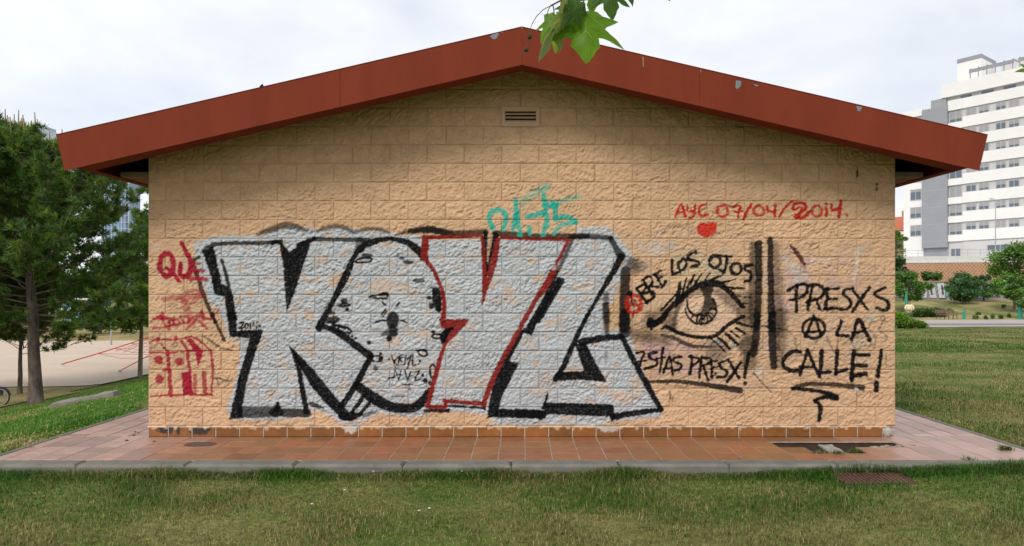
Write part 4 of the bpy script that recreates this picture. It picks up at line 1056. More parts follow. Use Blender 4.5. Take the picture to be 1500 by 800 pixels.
GREEN1 = 1.45*np.array([(0.045, 0.095, 0.020), (0.060, 0.120, 0.025), (0.035, 0.075, 0.020), (0.080, 0.140, 0.030)])
DARKG = 1.5*np.array([(0.022, 0.050, 0.018), (0.030, 0.062, 0.022), (0.018, 0.042, 0.020), (0.040, 0.075, 0.028)])
BRIGHTG = 1.4*np.array([(0.075, 0.150, 0.018), (0.095, 0.175, 0.022), (0.055, 0.115, 0.016), (0.12, 0.19, 0.03)])
def tree(name, label, base, H, rx, rz, tr, seed, cols, n=5000, size=.13, clear=None, clumps=26, cat='tree', group=None, bark='bark2', multi=1, flat_bottom=True, off=(0, 0)):
    g = random.Random(seed); gn = np.random.default_rng(seed); root = empty(name, base); tag(root, label, cat, group)
    cz = H-rz; clear = clear if clear is not None else max(.15, cz-rz*.75)
    wood = MB()
    top = Vector((off[0], off[1], cz+rz*.2))
    for m_ in range(multi):
        o = Vector((g.uniform(-.3, .3), g.uniform(-.3, .3), 0))*(0 if multi == 1 else 1)
        wood.tube([o+Vector((0, 0, -.15)), o*1.1+Vector((g.uniform(-.05, .05), 0, clear*.6)), o*1.3+Vector((off[0]*.4+g.uniform(-.08, .08), off[1]*.4, clear)), top+o], [tr*1.15, tr, tr*.85, tr*.25], 9)
    cs = []
    for i in range(clumps):
        while True:
            v = Vector((g.uniform(-1, 1), g.uniform(-1, 1), g.uniform(-1, 1)))
            if .25 < v.length < 1.0: break
        v = v.normalized()*(v.length**.45)
        c = Vector((v.x*rx*.80+off[0], v.y*rx*.80+off[1], cz+v.z*rz*.82)); r = g.uniform(.24, .42)*min(rx, rz)
        cs.append((c, r)); s = Vector((off[0]*.4, off[1]*.4, clear+g.uniform(0, .4)*(cz-clear)))
        wood.tube([s, s.lerp(c, .5)+Vector((0, 0, g.uniform(-.1, .15)*rz)), c], [tr*.38, tr*.22, tr*.06], 5, False)
    wood.build('trunk', M[bark], root, True)
    P = []; per = []
    for c, r in cs:
        k = int(n/clumps); v = gn.normal(0, 1, (k, 3)); v /= np.linalg.norm(v, axis=1, keepdims=True)
        rr_ = r*(gn.uniform(0, 1, (k, 1))**.4)*gn.uniform(.8, 1.25, (k, 1)); P.append(np.array(c)+v*rr_*np.array((1, 1, .8)))
        per.append(np.full(k, g.uniform(.75, 1.3)))
    me = leaf_mesh('crown', np.concatenate(P), size, cols, seed, per=np.concatenate(per)); link('crown', me, M['leaf'], root)
    return root

def bush(name, label, base, rx, ry, H, seed, cols, n=2500, size=.10, cat='bush', group=None):
    g = random.Random(seed); gn = np.random.default_rng(seed); root = empty(name, base); tag(root, label, cat, group)
    w = MB()
    for i in range(9):
        a = g.uniform(0, 6.28); e = Vector((math.cos(a)*rx*.6*g.random(), math.sin(a)*ry*.6*g.random(), H*.75)); w.tube([(0, 0, -.1), e*.5, e], [.035, .025, .008], 5, False)
    w.build('stem', M['bark2'], root)
    P = []
    for i in range(16):
        a = g.uniform(0, 6.28); q = math.sqrt(g.random())*.75; c = np.array((math.cos(a)*rx*q, math.sin(a)*ry*q, H*g.uniform(.25, .72)*(1-.35*q*q)))
        k = n//16; v = gn.normal(0, 1, (k, 3)); v /= np.linalg.norm(v, axis=1, keepdims=True)
        P.append(c+v*np.array((rx*.38, ry*.38, H*.30))*gn.uniform(.3, 1.1, (k, 1)))
    P = np.concatenate(P); P[:, 2] = np.maximum(P[:, 2], .02)
    link('foliage', leaf_mesh('foliage', P, size, cols, seed), M['leaf'], root); return root

# ------------------------------------------------------------------ left: pines, bank, court
def on(x, y, dz=0): return (x, y, float(height(x, y))+dz)
p = ground_hit(52, 592)
pine('pine_tree', 'large dark pine with bare thick trunk on the grassy bank left of the building', p, 8.8, 4.6, .20, 31, limbs=92, clear=.29, lean=(-.8, .2), tufts=12, ndl=18, ln=.19, wd=.014, candles=150)
pine('pine_tree', 'taller pine cut off by the left edge of the picture', on(-20.2, 16.2), 9.4, 4.3, .22, 32, limbs=100, clear=.30, tufts=12, ndl=18, ln=.19, wd=.014, candles=150)
YG = 1.5*np.array([(0.055, 0.085, 0.014), (0.075, 0.10, 0.018), (0.040, 0.07, 0.015)])
pine('small_pine', 'small yellowish pine with reddish trunk behind the large pine trunk', ground_hit(29, 578), 4.0, 2.4, .085, 33, limbs=44, clear=.40, tufts=12, ndl=16, candles=0, ln=.15, wd=.012, cols=YG, up=.5)
tree('young_tree', 'thin young broadleaf tree with bright leaves beside the building corner', ground_hit(205, 554), 4.3, 1.35, 1.25, .085, 34, BRIGHTG, n=2600, size=.10, clear=2.0, clumps=22)
tree('conifer_tree', 'small dark bluish conifer beyond the sand court', (-36.9, 51.0, float(height(-36.9, 51.0))), 3.3, 2.1, 1.6, .12, 35, np.array([(0.03, 0.05, 0.04), (0.04, 0.06, 0.05), (0.022, 0.04, 0.03)]), n=3000, size=.13, clear=.4, clumps=24)
pine('pine_tree', 'pine behind the building corner, only its left branches showing', on((246-VX)/F*33, 33-DW), 8.2, 3.1, .17, 36, limbs=60, clear=.33, tufts=11, ndl=16, ln=.19, wd=.014, candles=40)
# rows of park trees that close the view beyond the court
pk = random.Random(8)
far_labels = ['dark rounded park tree far left beyond the sand court', 'mid green park tree behind the small pine crown', 'park tree seen through the gap under the large pine',
              'park tree behind the blue kiosk', 'park tree rising behind the bluish conifer', 'bushy park tree right of the light pole', 'park tree just left of the building corner']
for i, (px, Z, H, r) in enumerate(((-40, 78, 8, 4.2), (15, 84, 7, 4), (78, 92, 7.5, 4), (112, 96, 8, 4.2), (150, 88, 7, 3.8), (186, 82, 7.5, 3.8), (222, 90, 8.5, 4.2))):
    x = (px-VX)/F*Z; y = Z-DW
    tree('park_tree', far_labels[i], on(x, y), H, r, H*.36, .18, 60+i, DARKG if i % 2 else GREEN1, n=2600, size=.24, clumps=24, group='trees beyond the sand court')
# blue kiosk
M['blue'] = mat('pale_blue_panel', (0.22, 0.36, 0.50), .6, .12, 1.5, .1, 8)
M['white'] = mat('white_render', (0.78, 0.77, 0.75), .85, .04, .8, .1, 20, .3)
kx, ky = (118-VX)/F*68, 68-DW; kz = float(height(kx, ky))
kio = empty('kiosk', (kx, ky, kz)); tag(kio, 'small pale blue kiosk with white corner posts beyond the sand court', 'kiosk')
MB().box(-1.25, 1.25, -1, 1, 0, 2.9).build('wall', M['blue'], kio); MB().box(-1.45, 1.45, -1.2, 1.2, 2.9, 3.05).build('roof', M['white'], kio)
for x in (-1.2, -.3, 1.2): MB().box(x-.07, x+.07, -1.07, -1.003, 0, 2.9).build('post', M['white'], kio)
# light pole by the court
M['steel'] = mat('galvanised_steel', (0.34, 0.35, 0.36), .5, .1, 5, .05, 30, .5, metallic=.3)
q = on((163-VX)/F*46, 46-DW); po = empty('sports_pole', q); tag(po, 'thin grey metal pole at the back edge of the sand court', 'pole')
MB().tube([(0, 0, -.1), (0, 0, 1.9)], .055, 8).build('shaft', M['steel'], po); MB().tube([(0, 0, 1.9), (0, 0, 1.95)], .075, 8).build('cap', M['steel'], po)
# climbing net
M['rope'] = mat('red_rope', (0.50, 0.05, 0.025), .8, .15, 10)
net = empty('climbing_net', on(-17.0, 30.5)); tag(net, 'red rope climbing net stretched on cables over the sand court', 'climbing net')
nb = Vector(net.location)
MB().tube([(0, 0, -.2), (0, 0, 3.1)], .07, 8).build('mast', M['steel'], net)
apex = Vector((0, 0, 2.75))
anch = [at(92, 538, 33.2)-nb, at(176, 549, 30.4)-nb, Vector((-4.6, 7.2, .15)), Vector((4, 6, .15)), Vector((4.5, -3.5, .1))]
for a in anch: a.z = max(a.z, .08)
for i, a in enumerate(anch):
    pts = [apex.lerp(a, t)-Vector((0, 0, .18*math.sin(math.pi*t))) for t in np.linspace(0, 1, 9)]
    MB().tube(pts, .022 if i else .03, 5).build('cable', M['rope'], net)
    MB().blob((a.x, a.y, a.z), .09, .09, .06, 8, 5).build('anchor', M['steel'], net)
rp_ = MB()
for i in range(len(anch)):
    a, b_ = anch[i], anch[(i+1) % len(anch)]
    for t in np.linspace(.12, .80, 8):
        pa, pb = apex.lerp(a, t)-Vector((0, 0, .18*math.sin(math.pi*t))), apex.lerp(b_, t)-Vector((0, 0, .18*math.sin(math.pi*t)))
        rp_.tube([pa, pa.lerp(pb, .5)-Vector((0, 0, .12)), pb], .011, 4)
    for s in np.linspace(.14, .86, 5):
        e = a.lerp(b_, s); rp_.tube([apex, apex.lerp(e, .45)-Vector((0, 0, .1)), apex.lerp(e, .78)], .011, 4)
tag(rp_.build('rope_mesh', M['rope'], net), kind='stuff')
# stone slab on the bank
M['stone'] = mat('weathered_stone', (0.20, 0.18, 0.155), .92, .25, 5, .8, 25)
A = ground_hit(80, 598); B = ground_hit(174, 579)
sl = empty('stone_slab', A.lerp(B, .5), math.atan2(B.y-A.y, B.x-A.x)); tag(sl, 'long low weathered stone slab half sunk in the grass bank', 'stone slab')
L2 = (Vector((B.x, B.y, 0))-Vector((A.x, A.y, 0))).length/2; sl.rotation_euler[1] = -math.atan2(B.z-A.z, 2*L2)
m = MB(); q = []
for k in range(9):
    x = -L2+2*L2*k/8; j = rr.uniform(-.03, .03); q += [(x, -.22+j, -.1), (x, -.20+j, .11+rr.uniform(-.015, .015)), (x, .20+j, .13+rr.uniform(-.015, .015)), (x, .22+j, -.1)]
fs = [(0, 1, 2, 3), (35, 34, 33, 32)]
for k in range(8):
    for j in range(4): fs.append((k*4+j, k*4+4+j, k*4+4+(j+1) % 4, k*4+(j+1) % 4))
m.add(q, fs).build('slab', M['stone'], sl)
# bicycle, its front end cut by the picture edge
M['black'] = mat('black_rubber', (0.018, 0.018, 0.02), .6, .2, 10); M['bikeframe'] = mat('dark_bike_paint', (0.05, 0.06, 0.07), .35, .1, 4, spec=.6)
bz = on(-17.40, 14.35)
bk = empty('bicycle', bz, R(8)); tag(bk, 'bicycle with black saddle and mudguard parked at the far left picture edge', 'bicycle')
def wheel(x):
    w = empty('wheel', (x, 0, .30), 0, bk)
    MB().tube([(.29*math.cos(t), 0, .29*math.sin(t)) for t in np.linspace(0, 2*math.pi, 25)], .022, 6, False).build('tyre', M['black'], w)
    MB().tube([(.255*math.cos(t), 0, .255*math.sin(t)) for t in np.linspace(0, 2*math.pi, 25)], .010, 5, False).build('rim', M['steel'], w)
    sp = MB()
    for t in np.linspace(0, 2*math.pi, 14, endpoint=False): sp.tube([(0, 0, 0), (.255*math.cos(t), 0, .255*math.sin(t))], .0025, 3, False)
    tag(sp.build('spokes', M['steel'], w), kind='stuff')
wheel(.48); wheel(-.48)
MB().tube([(.48, 0, .30), (.10, 0, .32)], .014, 6).tube([(.48, 0, .30), (.20, 0, .60)], .012, 6).tube([(.10, 0, .32), (.22, 0, .66)], .018, 6).tube([(.10, 0, .32), (-.30, 0, .62)], .02, 6).tube([(.20, 0, .60), (-.30, 0, .66)], .018, 6).tube([(-.30, 0, .78), (-.33, 0, .60), (-.48, 0, .30)], .015, 6).build('frame', M['bikeframe'], bk)
MB().tube([(-.30, -.26, .84), (-.27, -.1, .83), (-.27, .1, .83), (-.30, .26, .84)], .014, 6).build('handlebar', M['bikeframe'], bk)
MB().blob((.26, 0, .74), .14, .08, .045, 10, 6).build('saddle', M['black'], bk)
MB().tube([(.48+.33*math.cos(t), 0, .30+.33*math.sin(t)) for t in np.linspace(.2, 2.3, 10)], .02, 5).build('mudguard', M['black'], bk)
MB().box(.36, .52, .05, .12, .34, .56).build('pannier', M['black'], bk)
# glass towers far off
M['towerglass'] = glass_mat('tower_glass', (0.16, 0.27, 0.44)); M['towerglass2'] = glass_mat('hazed_tower_glass', (0.50, 0.56, 0.62))  # pale glass: distance haze and reflected white sky are put into its colour
M['mullion'] = mat('tower_mullion', (0.42, 0.48, 0.55), .5, .05, .1)
def tower(px0, px1, Z, H, glass, label):
    x0, x1 = (px0-VX)/F*Z, (px1-VX)/F*Z; w = x1-x0
    t = empty('glass_tower', ((x0+x1)/2, Z-DW, float(height((x0+x1)/2, Z-DW)))); tag(t, label, 'tower')
    MB().prism([(-w/2, -14), (-w/4, -17), (w/4, -17), (w/2, -14), (w/2, 14), (-w/2, 14)][::-1], 0, H, 'z').build('glass_shaft', glass, t)
    for i in range(9):
        x = -w/2+w*i/8; MB().box(x-.5, x+.5, -17.8, -14.2 if abs(x) > w/4 else -17.05, 0, H+2).build('mullion', M['mullion'], t)
    for i in range(0, 24): MB().box(-w/2-.2, w/2+.2, -17.6, -14.1, H*i/24-.4, H*i/24+.4).build('floor_band', M['mullion'], t)
    MB().box(-w/2+1, w/2-1, -12, 12, H, H+5).build('plant_deck', M['mullion'], t)
    return t
tower(50, 75, 1000, 243, M['towerglass2'], 'pale hazy glass tower far away behind the pine tops')
tower(159, 198, 1040, 236, M['towerglass'], 'blue glass tower far away below the left eave')

# ------------------------------------------------------------------ right: apartment block on its terrace
M['band'] = mat('white_facade_panel', (0.76, 0.745, 0.73), .7, .035, .5, .05, 10, .3)
M['greywall'] = mat('grey_facade', (0.52, 0.51, 0.51), .75, .06, .6, .05, 10)
M['greypanel'] = mat('slate_grey_panel', (0.27, 0.28, 0.31), .55, .06, .5, .03, 10)
M['shutter'] = mat('grey_shutter', (0.31, 0.31, 0.32), .7, .05, 1.0)
M['pane'] = glass_mat('window_glass', (0.10, 0.13, 0.17), .06)
M['wframe'] = mat('window_frame', (0.46, 0.46, 0.47), .5, .05, 2)
M['redroof'] = mat('red_roof_tile', (0.42, 0.13, 0.07), .85, .15, 3, .3, 20)
ang = math.atan2(-0.81, 0.586)
apt = empty('apartment_building', (69.3, 108-DW, 0.0), ang); tag(apt, 'white apartment block with grey stair tower and rows of shuttered windows', 'building')
ZB = 5.4; ST = 3.03; W0 = 12.45       # base, storey height, top of first-floor windows
# local frame: x along the facade (to the right), y into the building
def A_(x0, x1, y0, y1, z0, z1, name, m, par=apt): return MB().box(x0, x1, y0, y1, z0, z1).build(name, m, par)
A_(0, 30, .32, 16, ZB-.5, 31.9, 'core_wall', M['greywall']); A_(-7.0, -3.86, .32, 16, ZB-.5, 31.5, 'side_wing', M['band'])
A_(-7.0, 0.0, .35, 15.9, ZB-.6, 8.6, 'plinth', M['greypanel'])
st = A_(-3.85, -.02, -.25, 6, 8.55, 31.6, 'stair_tower', M['greypanel'])
for i in range(8):
    A_(-3.83, -.04, -.262, -.2505, 9.6+i*2.8, 9.62+i*2.8, 'panel_joint', M['greywall'], st)
wr = random.Random(12)
def window(x0, x1, zt, h, y=.32, par=apt, shut=None):
    w = empty('window', ((x0+x1)/2, y, zt-h), 0, par); hw = (x1-x0)/2
    s = wr.choice((0, .25, .55, .75, 1.0, .6)) if shut is None else shut
    b_ = MB(); b_.box(-hw, hw, -.10, -.004, 0, .07).box(-hw, hw, -.10, -.004, h-.07, h).box(-hw, -hw+.07, -.10, -.004, .07, h-.07).box(hw-.07, hw, -.10, -.004, .07, h-.07).box(-.035, .035, -.09, -.004, .07, h-.07)
    b_.build('frame', M['wframe'], w)
    MB().box(-hw+.07, hw-.07, -.045, -.006, .07, h-.07).build('pane', M['pane'], w)
    if s > 0: MB().box(-hw+.05, hw-.05, -.085, -.048, h-.05-(h-.1)*s, h-.05).build('roller_shutter', M['shutter'], w)
cells = [(2.5, 3.95), (4.3, 5.7), (6.6, 7.95), (8.3, 9.65), (10.6, 12.0), (12.4, 13.8), (14.8, 16.2), (16.6, 18.0)]
for k in range(7):
    zt = W0+k*ST
    A_(2.05, 30, .10, .31, zt-ST+.06, zt-1.30, 'white_band', M['band'])          # parapet band below each row
    A_(0, 2.04, 0.02, .31, zt-ST+.02, zt-1.98, 'white_band', M['band'])
    window(.15, 1.95, zt, 1.95)
    for a, c in cells: window(a, c, zt, 1.28)
    if k < 7:
        window(-5.9, -4.15, zt+.1, 1.85, .32)
A_(2.05, 30, .10, .31, W0+6*ST+.05, 32.3, 'white_band', M['band']); A_(0, 2.04, .02, .31, W0+6*ST+.05, 32.3, 'white_band', M['band'])
A_(-7, -3.87, .02, .31, W0+6*ST+.2, 32.0, 'white_band', M['band'])
# ground floor entrance
window(.3, 1.75, 8.3, 2.3, shut=0); A_(2.2, 30, .1, .31, ZB, 9.3, 'ground_wall', M['greywall']); window(5.5, 9.0, 8.6, .9, .1, shut=0); window(11, 14, 8.6, .9, .1, shut=.3)
# set-back top floors, pergola and lift tower
A_(-1.2, 30, 2.2, 15, 31.9, 33.4, 'attic_wall', M['greywall']); A_(-1.6, 30, 1.6, 15, 33.4, 35.6, 'attic_parapet', M['band'])
for i in range(9): A_(1+i*3.0, 2.6+i*3.0, 2.15, 2.195, 32.75, 33.25, 'attic_window', M['pane'])
A_(-3.3, -1.0, 1.8, 6, 31.9, 33.4, 'terrace_screen', M['shutter'])
lt = A_(-.9, 2.6, 6, 12, 35.6, 39.9, 'lift_tower', M['band']); A_(-.95, 2.65, 5.9, 12.1, 39.9, 40.5, 'lift_cap', M['greypanel'])
A_(4.4, 7.5, 9, 13, 35.6, 39.2, 'roof_room', M['greywall'])
pg = empty('pergola', (0, 0, 0), 0, apt)
for a, c in ((2.3, 8.4), (9.0, 16)):
    A_(a, c, 1.9, 2.05, 36.6, 37.15, 'beam', M['greypanel'], pg)
    for i in range(6): A_(a+.1+i*(c-a-.3)/5, a+.25+i*(c-a-.3)/5, 1.95, 4.2, 37.16, 37.3, 'slat', M['greypanel'], pg); A_(a+.1+i*(c-a-.3)/5, a+.22+i*(c-a-.3)/5, 1.93, 2.03, 35.6, 36.6, 'post', M['greypanel'], pg)
# street terrace and its brick wall
M['brick'] = mat('tan_brick', (0.34, 0.155, 0.085), .9, .15, 1.2, .3, 20, c2=(0.46, 0.24, 0.14)); M['latt'] = mat('pale_brick_lattice', (0.52, 0.34, 0.22), .9, .1, 2)
M['conc'] = mat('pale_concrete', (0.58, 0.57, 0.55), .85, .08, 1, .1, 15)
rw = empty('retaining_wall', (0, 0, 0)); bx = Vector((46.5, 92.0-DW, 0)); rw.location = bx; rw.rotation_euler[2] = R(-13)
tag(rw, 'brick retaining wall with diamond lattice below the apartment block', 'wall')
MB().box(-30, 60, 0, .5, 0.0, 5.25).build('brick_face', M['brick'], rw)
MB().box(-30, 60, -.06, .6, 5.25, 5.42).build('coping', M['conc'], rw)
MB().box(-30, 60, .05, .3, 5.42, 6.15).build('parapet', M['conc'], rw)
lt_ = MB()
for i in range(-75, 200):
    x = i*.44
    for s in (-1, 1):
        q = [(x-.05, -.05, 1.6), (x+.05, -.05, 1.6), (x+.05+s*2.9, -.05, 5.2), (x-.05+s*2.9, -.05, 5.2)]
        dy = .004 if s > 0 else 0
        q = [(a, b_-dy, c) for a, b_, c in q]+[(a, -.002, c) for a, b_, c in q]
        lt_.add(q, [(0,1,2,3),(7,6,5,4),(0,4,5,1),(1,5,6,2),(2,6,7,3),(3,7,4,0)])
tag(lt_.build('lattice', M['latt'], rw), kind='stuff')
rl = MB()
for i in range(60): rl.box(-29.9+i*1.5, -29.86+i*1.5, .15, .19, 6.15, 6.95)
rl.box(-30, 60, .15, .19, 6.95, 6.99).box(-30, 60, .155, .185, 6.5, 6.53)
tag(rl.build('railing', M['steel'], rw), kind='stuff')
ter = MB(); ter.box(-30, 100, .62, 90, 0, 5.36)
tr_o = ter.build('street_terrace', M['conc']); tr_o.location = bx; tr_o.rotation_euler[2] = R(-13); tag(tr_o, kind='structure')
# far house with red roof between the block and the eave
hs = empty('red_roof_house', (76.5, 127, 5.4), R(-20)); tag(hs, 'brick house with red tiled roof behind the apartment block', 'house')
MB().box(-7, 6, 0, 9, -.2, 8.2).build('wall', M['brick'], hs); MB().box(-7.1, 6.1, -.3, -.05, 7.4, 8.1).build('cornice', M['white'], hs)
MB().prism([(-.6, 8.2), (9.6, 8.2), (4.5, 11.4)], -7.5, 6.5, 'x').build('roof', M['redroof'], hs)
for x in (-4, -1, 2.5): MB().box(x, x+1.2, -.06, -.004, 5, 6.6).build('window', M['pane'], hs)
MB().box(1, 1.7, 4, 4.7, 10.6, 12.6).build('chimney', M['brick'], hs)
tree('street_tree', 'street tree on the terrace between the house and the block', (60.9, 101, 5.4), 6.3, 1.7, 2.4, .14, 71, BRIGHTG, n=2400, size=.2)

# low wall with faded graffiti
gx0, gx1, gy = 38.0, 72.0, 75.6-DW
gw = empty('graffiti_wall', (0, gy, 0)); tag(gw, 'low grey wall covered with old white and dark graffiti behind the dry meadow', 'wall')
nx_, nz_ = 520, 26
ux = np.linspace(gx0, gx1, nx_); hb = height(ux, np.full(nx_, gy)); uz = np.linspace(0, 1, nz_)
Gx = np.repeat(ux[None, :], nz_, 0); Gz = (hb-.1)[None, :]*(1-uz[:, None])+(2.42)*uz[:, None]
cc = np.ones((nz_, nx_, 3))*np.array((0.30, 0.25, 0.215))
gn = field((64, 1024), 10, 4, 77)[:nz_, :nx_]; cc *= (1+.10*gn)[..., None]
lett = np.random.default_rng(4)
x = gx0+.3
while x < gx1-1:
    w = lett.uniform(.5, .95)
    if lett.random() < .85:
        z0 = .2+lett.uniform(0, .3); z1 = 1.75+lett.uniform(-.3, .4); cx = x+w/2
        fillc = np.array(((.55, .56, .58), (.5, .53, .56), (.20, .40, .42), (.44, .40, .38))[lett.integers(0, 4)])
        zz = (Gz-.41); sl_ = lett.uniform(-.25, .25)
        xx = Gx-cx-sl_*(zz-1)
        body = (np.abs(xx) < w*.44) & (zz > z0) & (zz < z1); rim = (np.abs(xx) < w*.5) & (zz > z0-.1) & (zz < z1+.1)
        cut = (np.abs(xx-w*.12*lett.choice((-1, 1))) < w*.12) & (zz > z0+.35) & (zz < z1-.3*lett.integers(0, 3))
        cc[rim] = (.05, .05, .06); cc[body] = fillc; cc[cut & body] = (.06, .06, .07)
    x += w*lett.uniform(.95, 1.2)
i = np.arange(nz_-1)[:, None]*nx_+np.arange(nx_-1)[None, :]
V = np.stack([Gx, np.zeros_like(Gx), Gz], -1).reshape(-1, 3)
me = fast_mesh('painted_face', V, np.stack([i, i+1, i+nx_+1, i+nx_], -1).reshape(-1, 4)); set_col(me, cc.reshape(-1, 3))
M['oldpaint'] = mat('old_paint', None, .9, .15, 3, .3, 25, attr=True); link('painted_face', me, M['oldpaint'], gw)
MB().box(gx0, gx1, .004, .35, -.6, 2.40).build('wall_body', M['conc'], gw); MB().box(gx0-.05, gx1+.05, -.05, .4, 2.42, 2.55).build('coping', M['stone'], gw)

# trees, bushes, hedge
def rt(px, Z): return on((px-VX)/F*Z, Z-DW)
tree('park_tree', 'tall green tree at the right edge in front of the brick wall', rt(1487, 79), 6.6, 3.6, 2.5, .16, 81, GREEN1*1.4, n=5200, size=.19, clumps=40, group='trees by the meadow', clear=2.6)
tree('park_tree', 'small tree with thin dark trunk beside the teal tree guard at the right edge', rt(1486, 66), 3.9, 2.25, 1.5, .12, 82, GREEN1*1.45, n=3800, size=.15, clumps=30, group='trees by the meadow', clear=1.7)
tree('park_tree', 'dark leafy bush tree behind the bench before the graffiti wall', rt(1411, 71), 3.4, 1.95, 1.6, .12, 83, DARKG*2.0, n=4600, size=.15, clumps=30, group='trees by the meadow', clear=.4)
tree('park_tree', 'leafy tree above the standing person beside the building corner', rt(1331, 66), 4.1, 2.4, 1.55, .13, 84, GREEN1*1.35, n=5600, size=.16, clumps=32, group='trees by the meadow', clear=1.5)
tree('park_tree', 'dark tree close against the building corner below the brick wall', rt(1307, 74), 5.4, 1.9, 1.9, .12, 85, DARKG, n=2600, size=.17, clumps=24, group='trees by the meadow')
tree('park_tree', 'round shrub tree right of the dark bush before the graffiti wall', rt(1441, 73.5), 3.0, 2.2, 1.35, .1, 86, DARKG*2.1, n=3600, size=.15, clumps=26, group='trees by the meadow', clear=.4)
tree('park_tree', 'yellow green tree cut by the right picture edge', rt(1512, 60), 3.4, 1.7, 1.3, .1, 87, BRIGHTG*.9, n=2600, size=.14, clumps=24, group='trees by the meadow', clear=1.3)
bush('meadow_bush', 'small bush at the foot of the brick lattice wall', rt(1366, 84), 1.5, 1.0, 1.5, 88, GREEN1, n=1600, size=.15)
bush('clipped_hedge', 'low rounded green hedge on the dry meadow behind the bench', rt(1359, 62.5), 1.9, .9, .95, 89, GREEN1*.8, n=5200, size=.09, cat='hedge')
bush('lawn_shrub', 'feathery bright shrub against the building corner in front of the person', rt(1317, 41.0), .75, .7, 1.15, 90, BRIGHTG*1.2, n=4600, size=.07)
bush('lawn_shrub', 'lower spreading shrub right of the person at the lawn edge', rt(1336, 40.6), .85, .6, .68, 91, BRIGHTG*.95, n=3600, size=.07)
wd_ = random.Random(6); k_ = 0
weed_at = ((1428, 58.5), (1433, 64), (1444, 58), (1455, 60), (1466, 60), (1478, 62), (1390, 66), (1470, 68))
weed_lb = ('tall weed clump right of the small teal guard', 'weed clump between small guard and dark bush', 'low weed clump at the path edge mid meadow', 'weed tuft left of the thin-trunked tree', 'weed tuft near the path below the small tree', 'weed clump just left of the large teal guard', 'weed tuft behind the bench', 'weed tuft under the small tree crown')
for (px, Z), lb in zip(weed_at, weed_lb): bush('weed_clump', lb, rt(px, Z), wd_.uniform(.15, .35), .2, wd_.uniform(.25, .6), 92+k_, GREEN1, n=260, size=.06, cat='weeds', group='weeds in the dry meadow'); k_ += 1
# teal tree guards
M['teal'] = mat('teal_plastic_mesh', (0.02, 0.26, 0.19), .6, .15, 8, .1, 30)
for px, Z, H, r, lb in ((1412, 59.5, .95, .14, 'small teal plastic tree guard right of the bench'), (1494, 60.5, 1.75, .22, 'tall teal plastic tree guard at the right edge'), (1327.5, 64, 2.3, .16, 'teal tree guard behind the standing person')):
    gd = empty('tree_guard', rt(px, Z)); tag(gd, lb, 'tree guard', 'teal tree guards')
    MB().tube([(0, 0, 0), (.02, 0, H*.4), (-.02, 0, H*.75), (0, 0, H)], [r, r*.85, r*.65, r*.3], 9).build('sleeve', M['teal'], gd)
    MB().tube([(r*.7, 0, 0), (r*.7, 0, H*1.15)], .03, 6).build('stake', M['bark2'], gd)
# bench
bq = rt(1387, 59.0); bn = empty('park_bench', bq, R(4)); tag(bn, 'brown slatted park bench beside the path', 'bench')
M['wood'] = mat('bench_wood', (0.17, 0.10, 0.085), .8, .2, 4)
for i in range(4): MB().box(-.9, .9, -.22+i*.115, -.22+i*.115+.095, .43, .46).build('seat_slat', M['wood'], bn)
for i in range(3): MB().box(-.9, .9, .255+i*.025, .285+i*.025, .55+i*.115, .645+i*.115).build('back_slat', M['wood'], bn)
for x in (-.78, 0, .78):
    MB().tube([(x, -.24, 0), (x, -.2, .42), (x, .2, .42), (x, .33, .9)], .03, 6).tube([(x, .22, .42), (x, .30, 0)], .03, 6).build('leg', M['rust'], bn)
# dark edging strip lying in the far lawn
eq = on((1429-VX)/F*35, 35-DW); es = empty('edging_strip', eq); tag(es, 'dark timber edging strip lying across the far lawn', 'edging'); MB().box(-.7, .7, -.08, .08, -.02, .07).build('strip', M['wood'], es)
# street lamp
lq = (66.9, 93.8-DW, 5.36); lm = empty('street_lamp', lq); tag(lm, 'slender grey street lamp in front of the apartment block', 'lamp post')
MB().tube([(0, 0, 0), (0, 0, 8.9)], [.09, .05], 8).build('pole', M['steel'], lm); MB().tube([(0, 0, 8.8), (-.15, 0, 9.05), (-.55, 0, 9.1)], .04, 6).build('arm', M['steel'], lm); MB().blob((-.6, 0, 9.08), .32, .14, .09, 8, 5).build('lamp_head', M['steel'], lm)
# person standing behind the shrubs
pq = rt(1332, 43.2); pe = empty('person', pq, R(-20)); tag(pe, 'person in pale yellow shirt and green trousers standing behind the shrubs with folded arms', 'person')
M['skin'] = mat('skin', (0.42, 0.25, 0.18), .6, .05, 5); M['shirt'] = mat('pale_shirt', (0.72, 0.66, 0.42), .85, .05, 6); M['trous'] = mat('green_trousers', (0.06, 0.09, 0.04), .9, .1, 6); M['hair'] = mat('dark_hair', (0.03, 0.022, 0.018), .8, .2, 20)
def skin_mesh(name, verts, edges, radii, m, root_i=0, sub=2):
    me = bpy.data.meshes.new(name); me.from_pydata(verts, edges, []); me.update(); o = link(name, me, m, pe)
    sm = o.modifiers.new('skin', 'SKIN'); sl = me.skin_vertices[0].data
    for i, r in enumerate(radii): sl[i].radius = r if hasattr(r, '__len__') else (r, r); sl[i].use_root = (i == root_i)
    o.modifiers.new('sub', 'SUBSURF').levels = sub; o.modifiers['sub'].render_levels = sub; return o
body_v = [(0,0,.95),(0,0,1.12),(0,-.01,1.32),(0,0,1.43),(0,.0,1.50),(0,-.02,1.60),(0,-.02,1.70),
          (.19,0,1.40),(.25,-.02,1.14),(.10,-.22,1.10),(-.06,-.24,1.13),(-.19,0,1.40),(-.25,-.02,1.14),(-.10,-.20,1.14),(.06,-.22,1.18),
          (.10,0,.88),(.11,-.02,.48),(.12,.02,.08),(.13,-.13,.03),(-.10,0,.88),(-.11,-.02,.48),(-.12,.02,.08),(-.13,-.13,.03)]
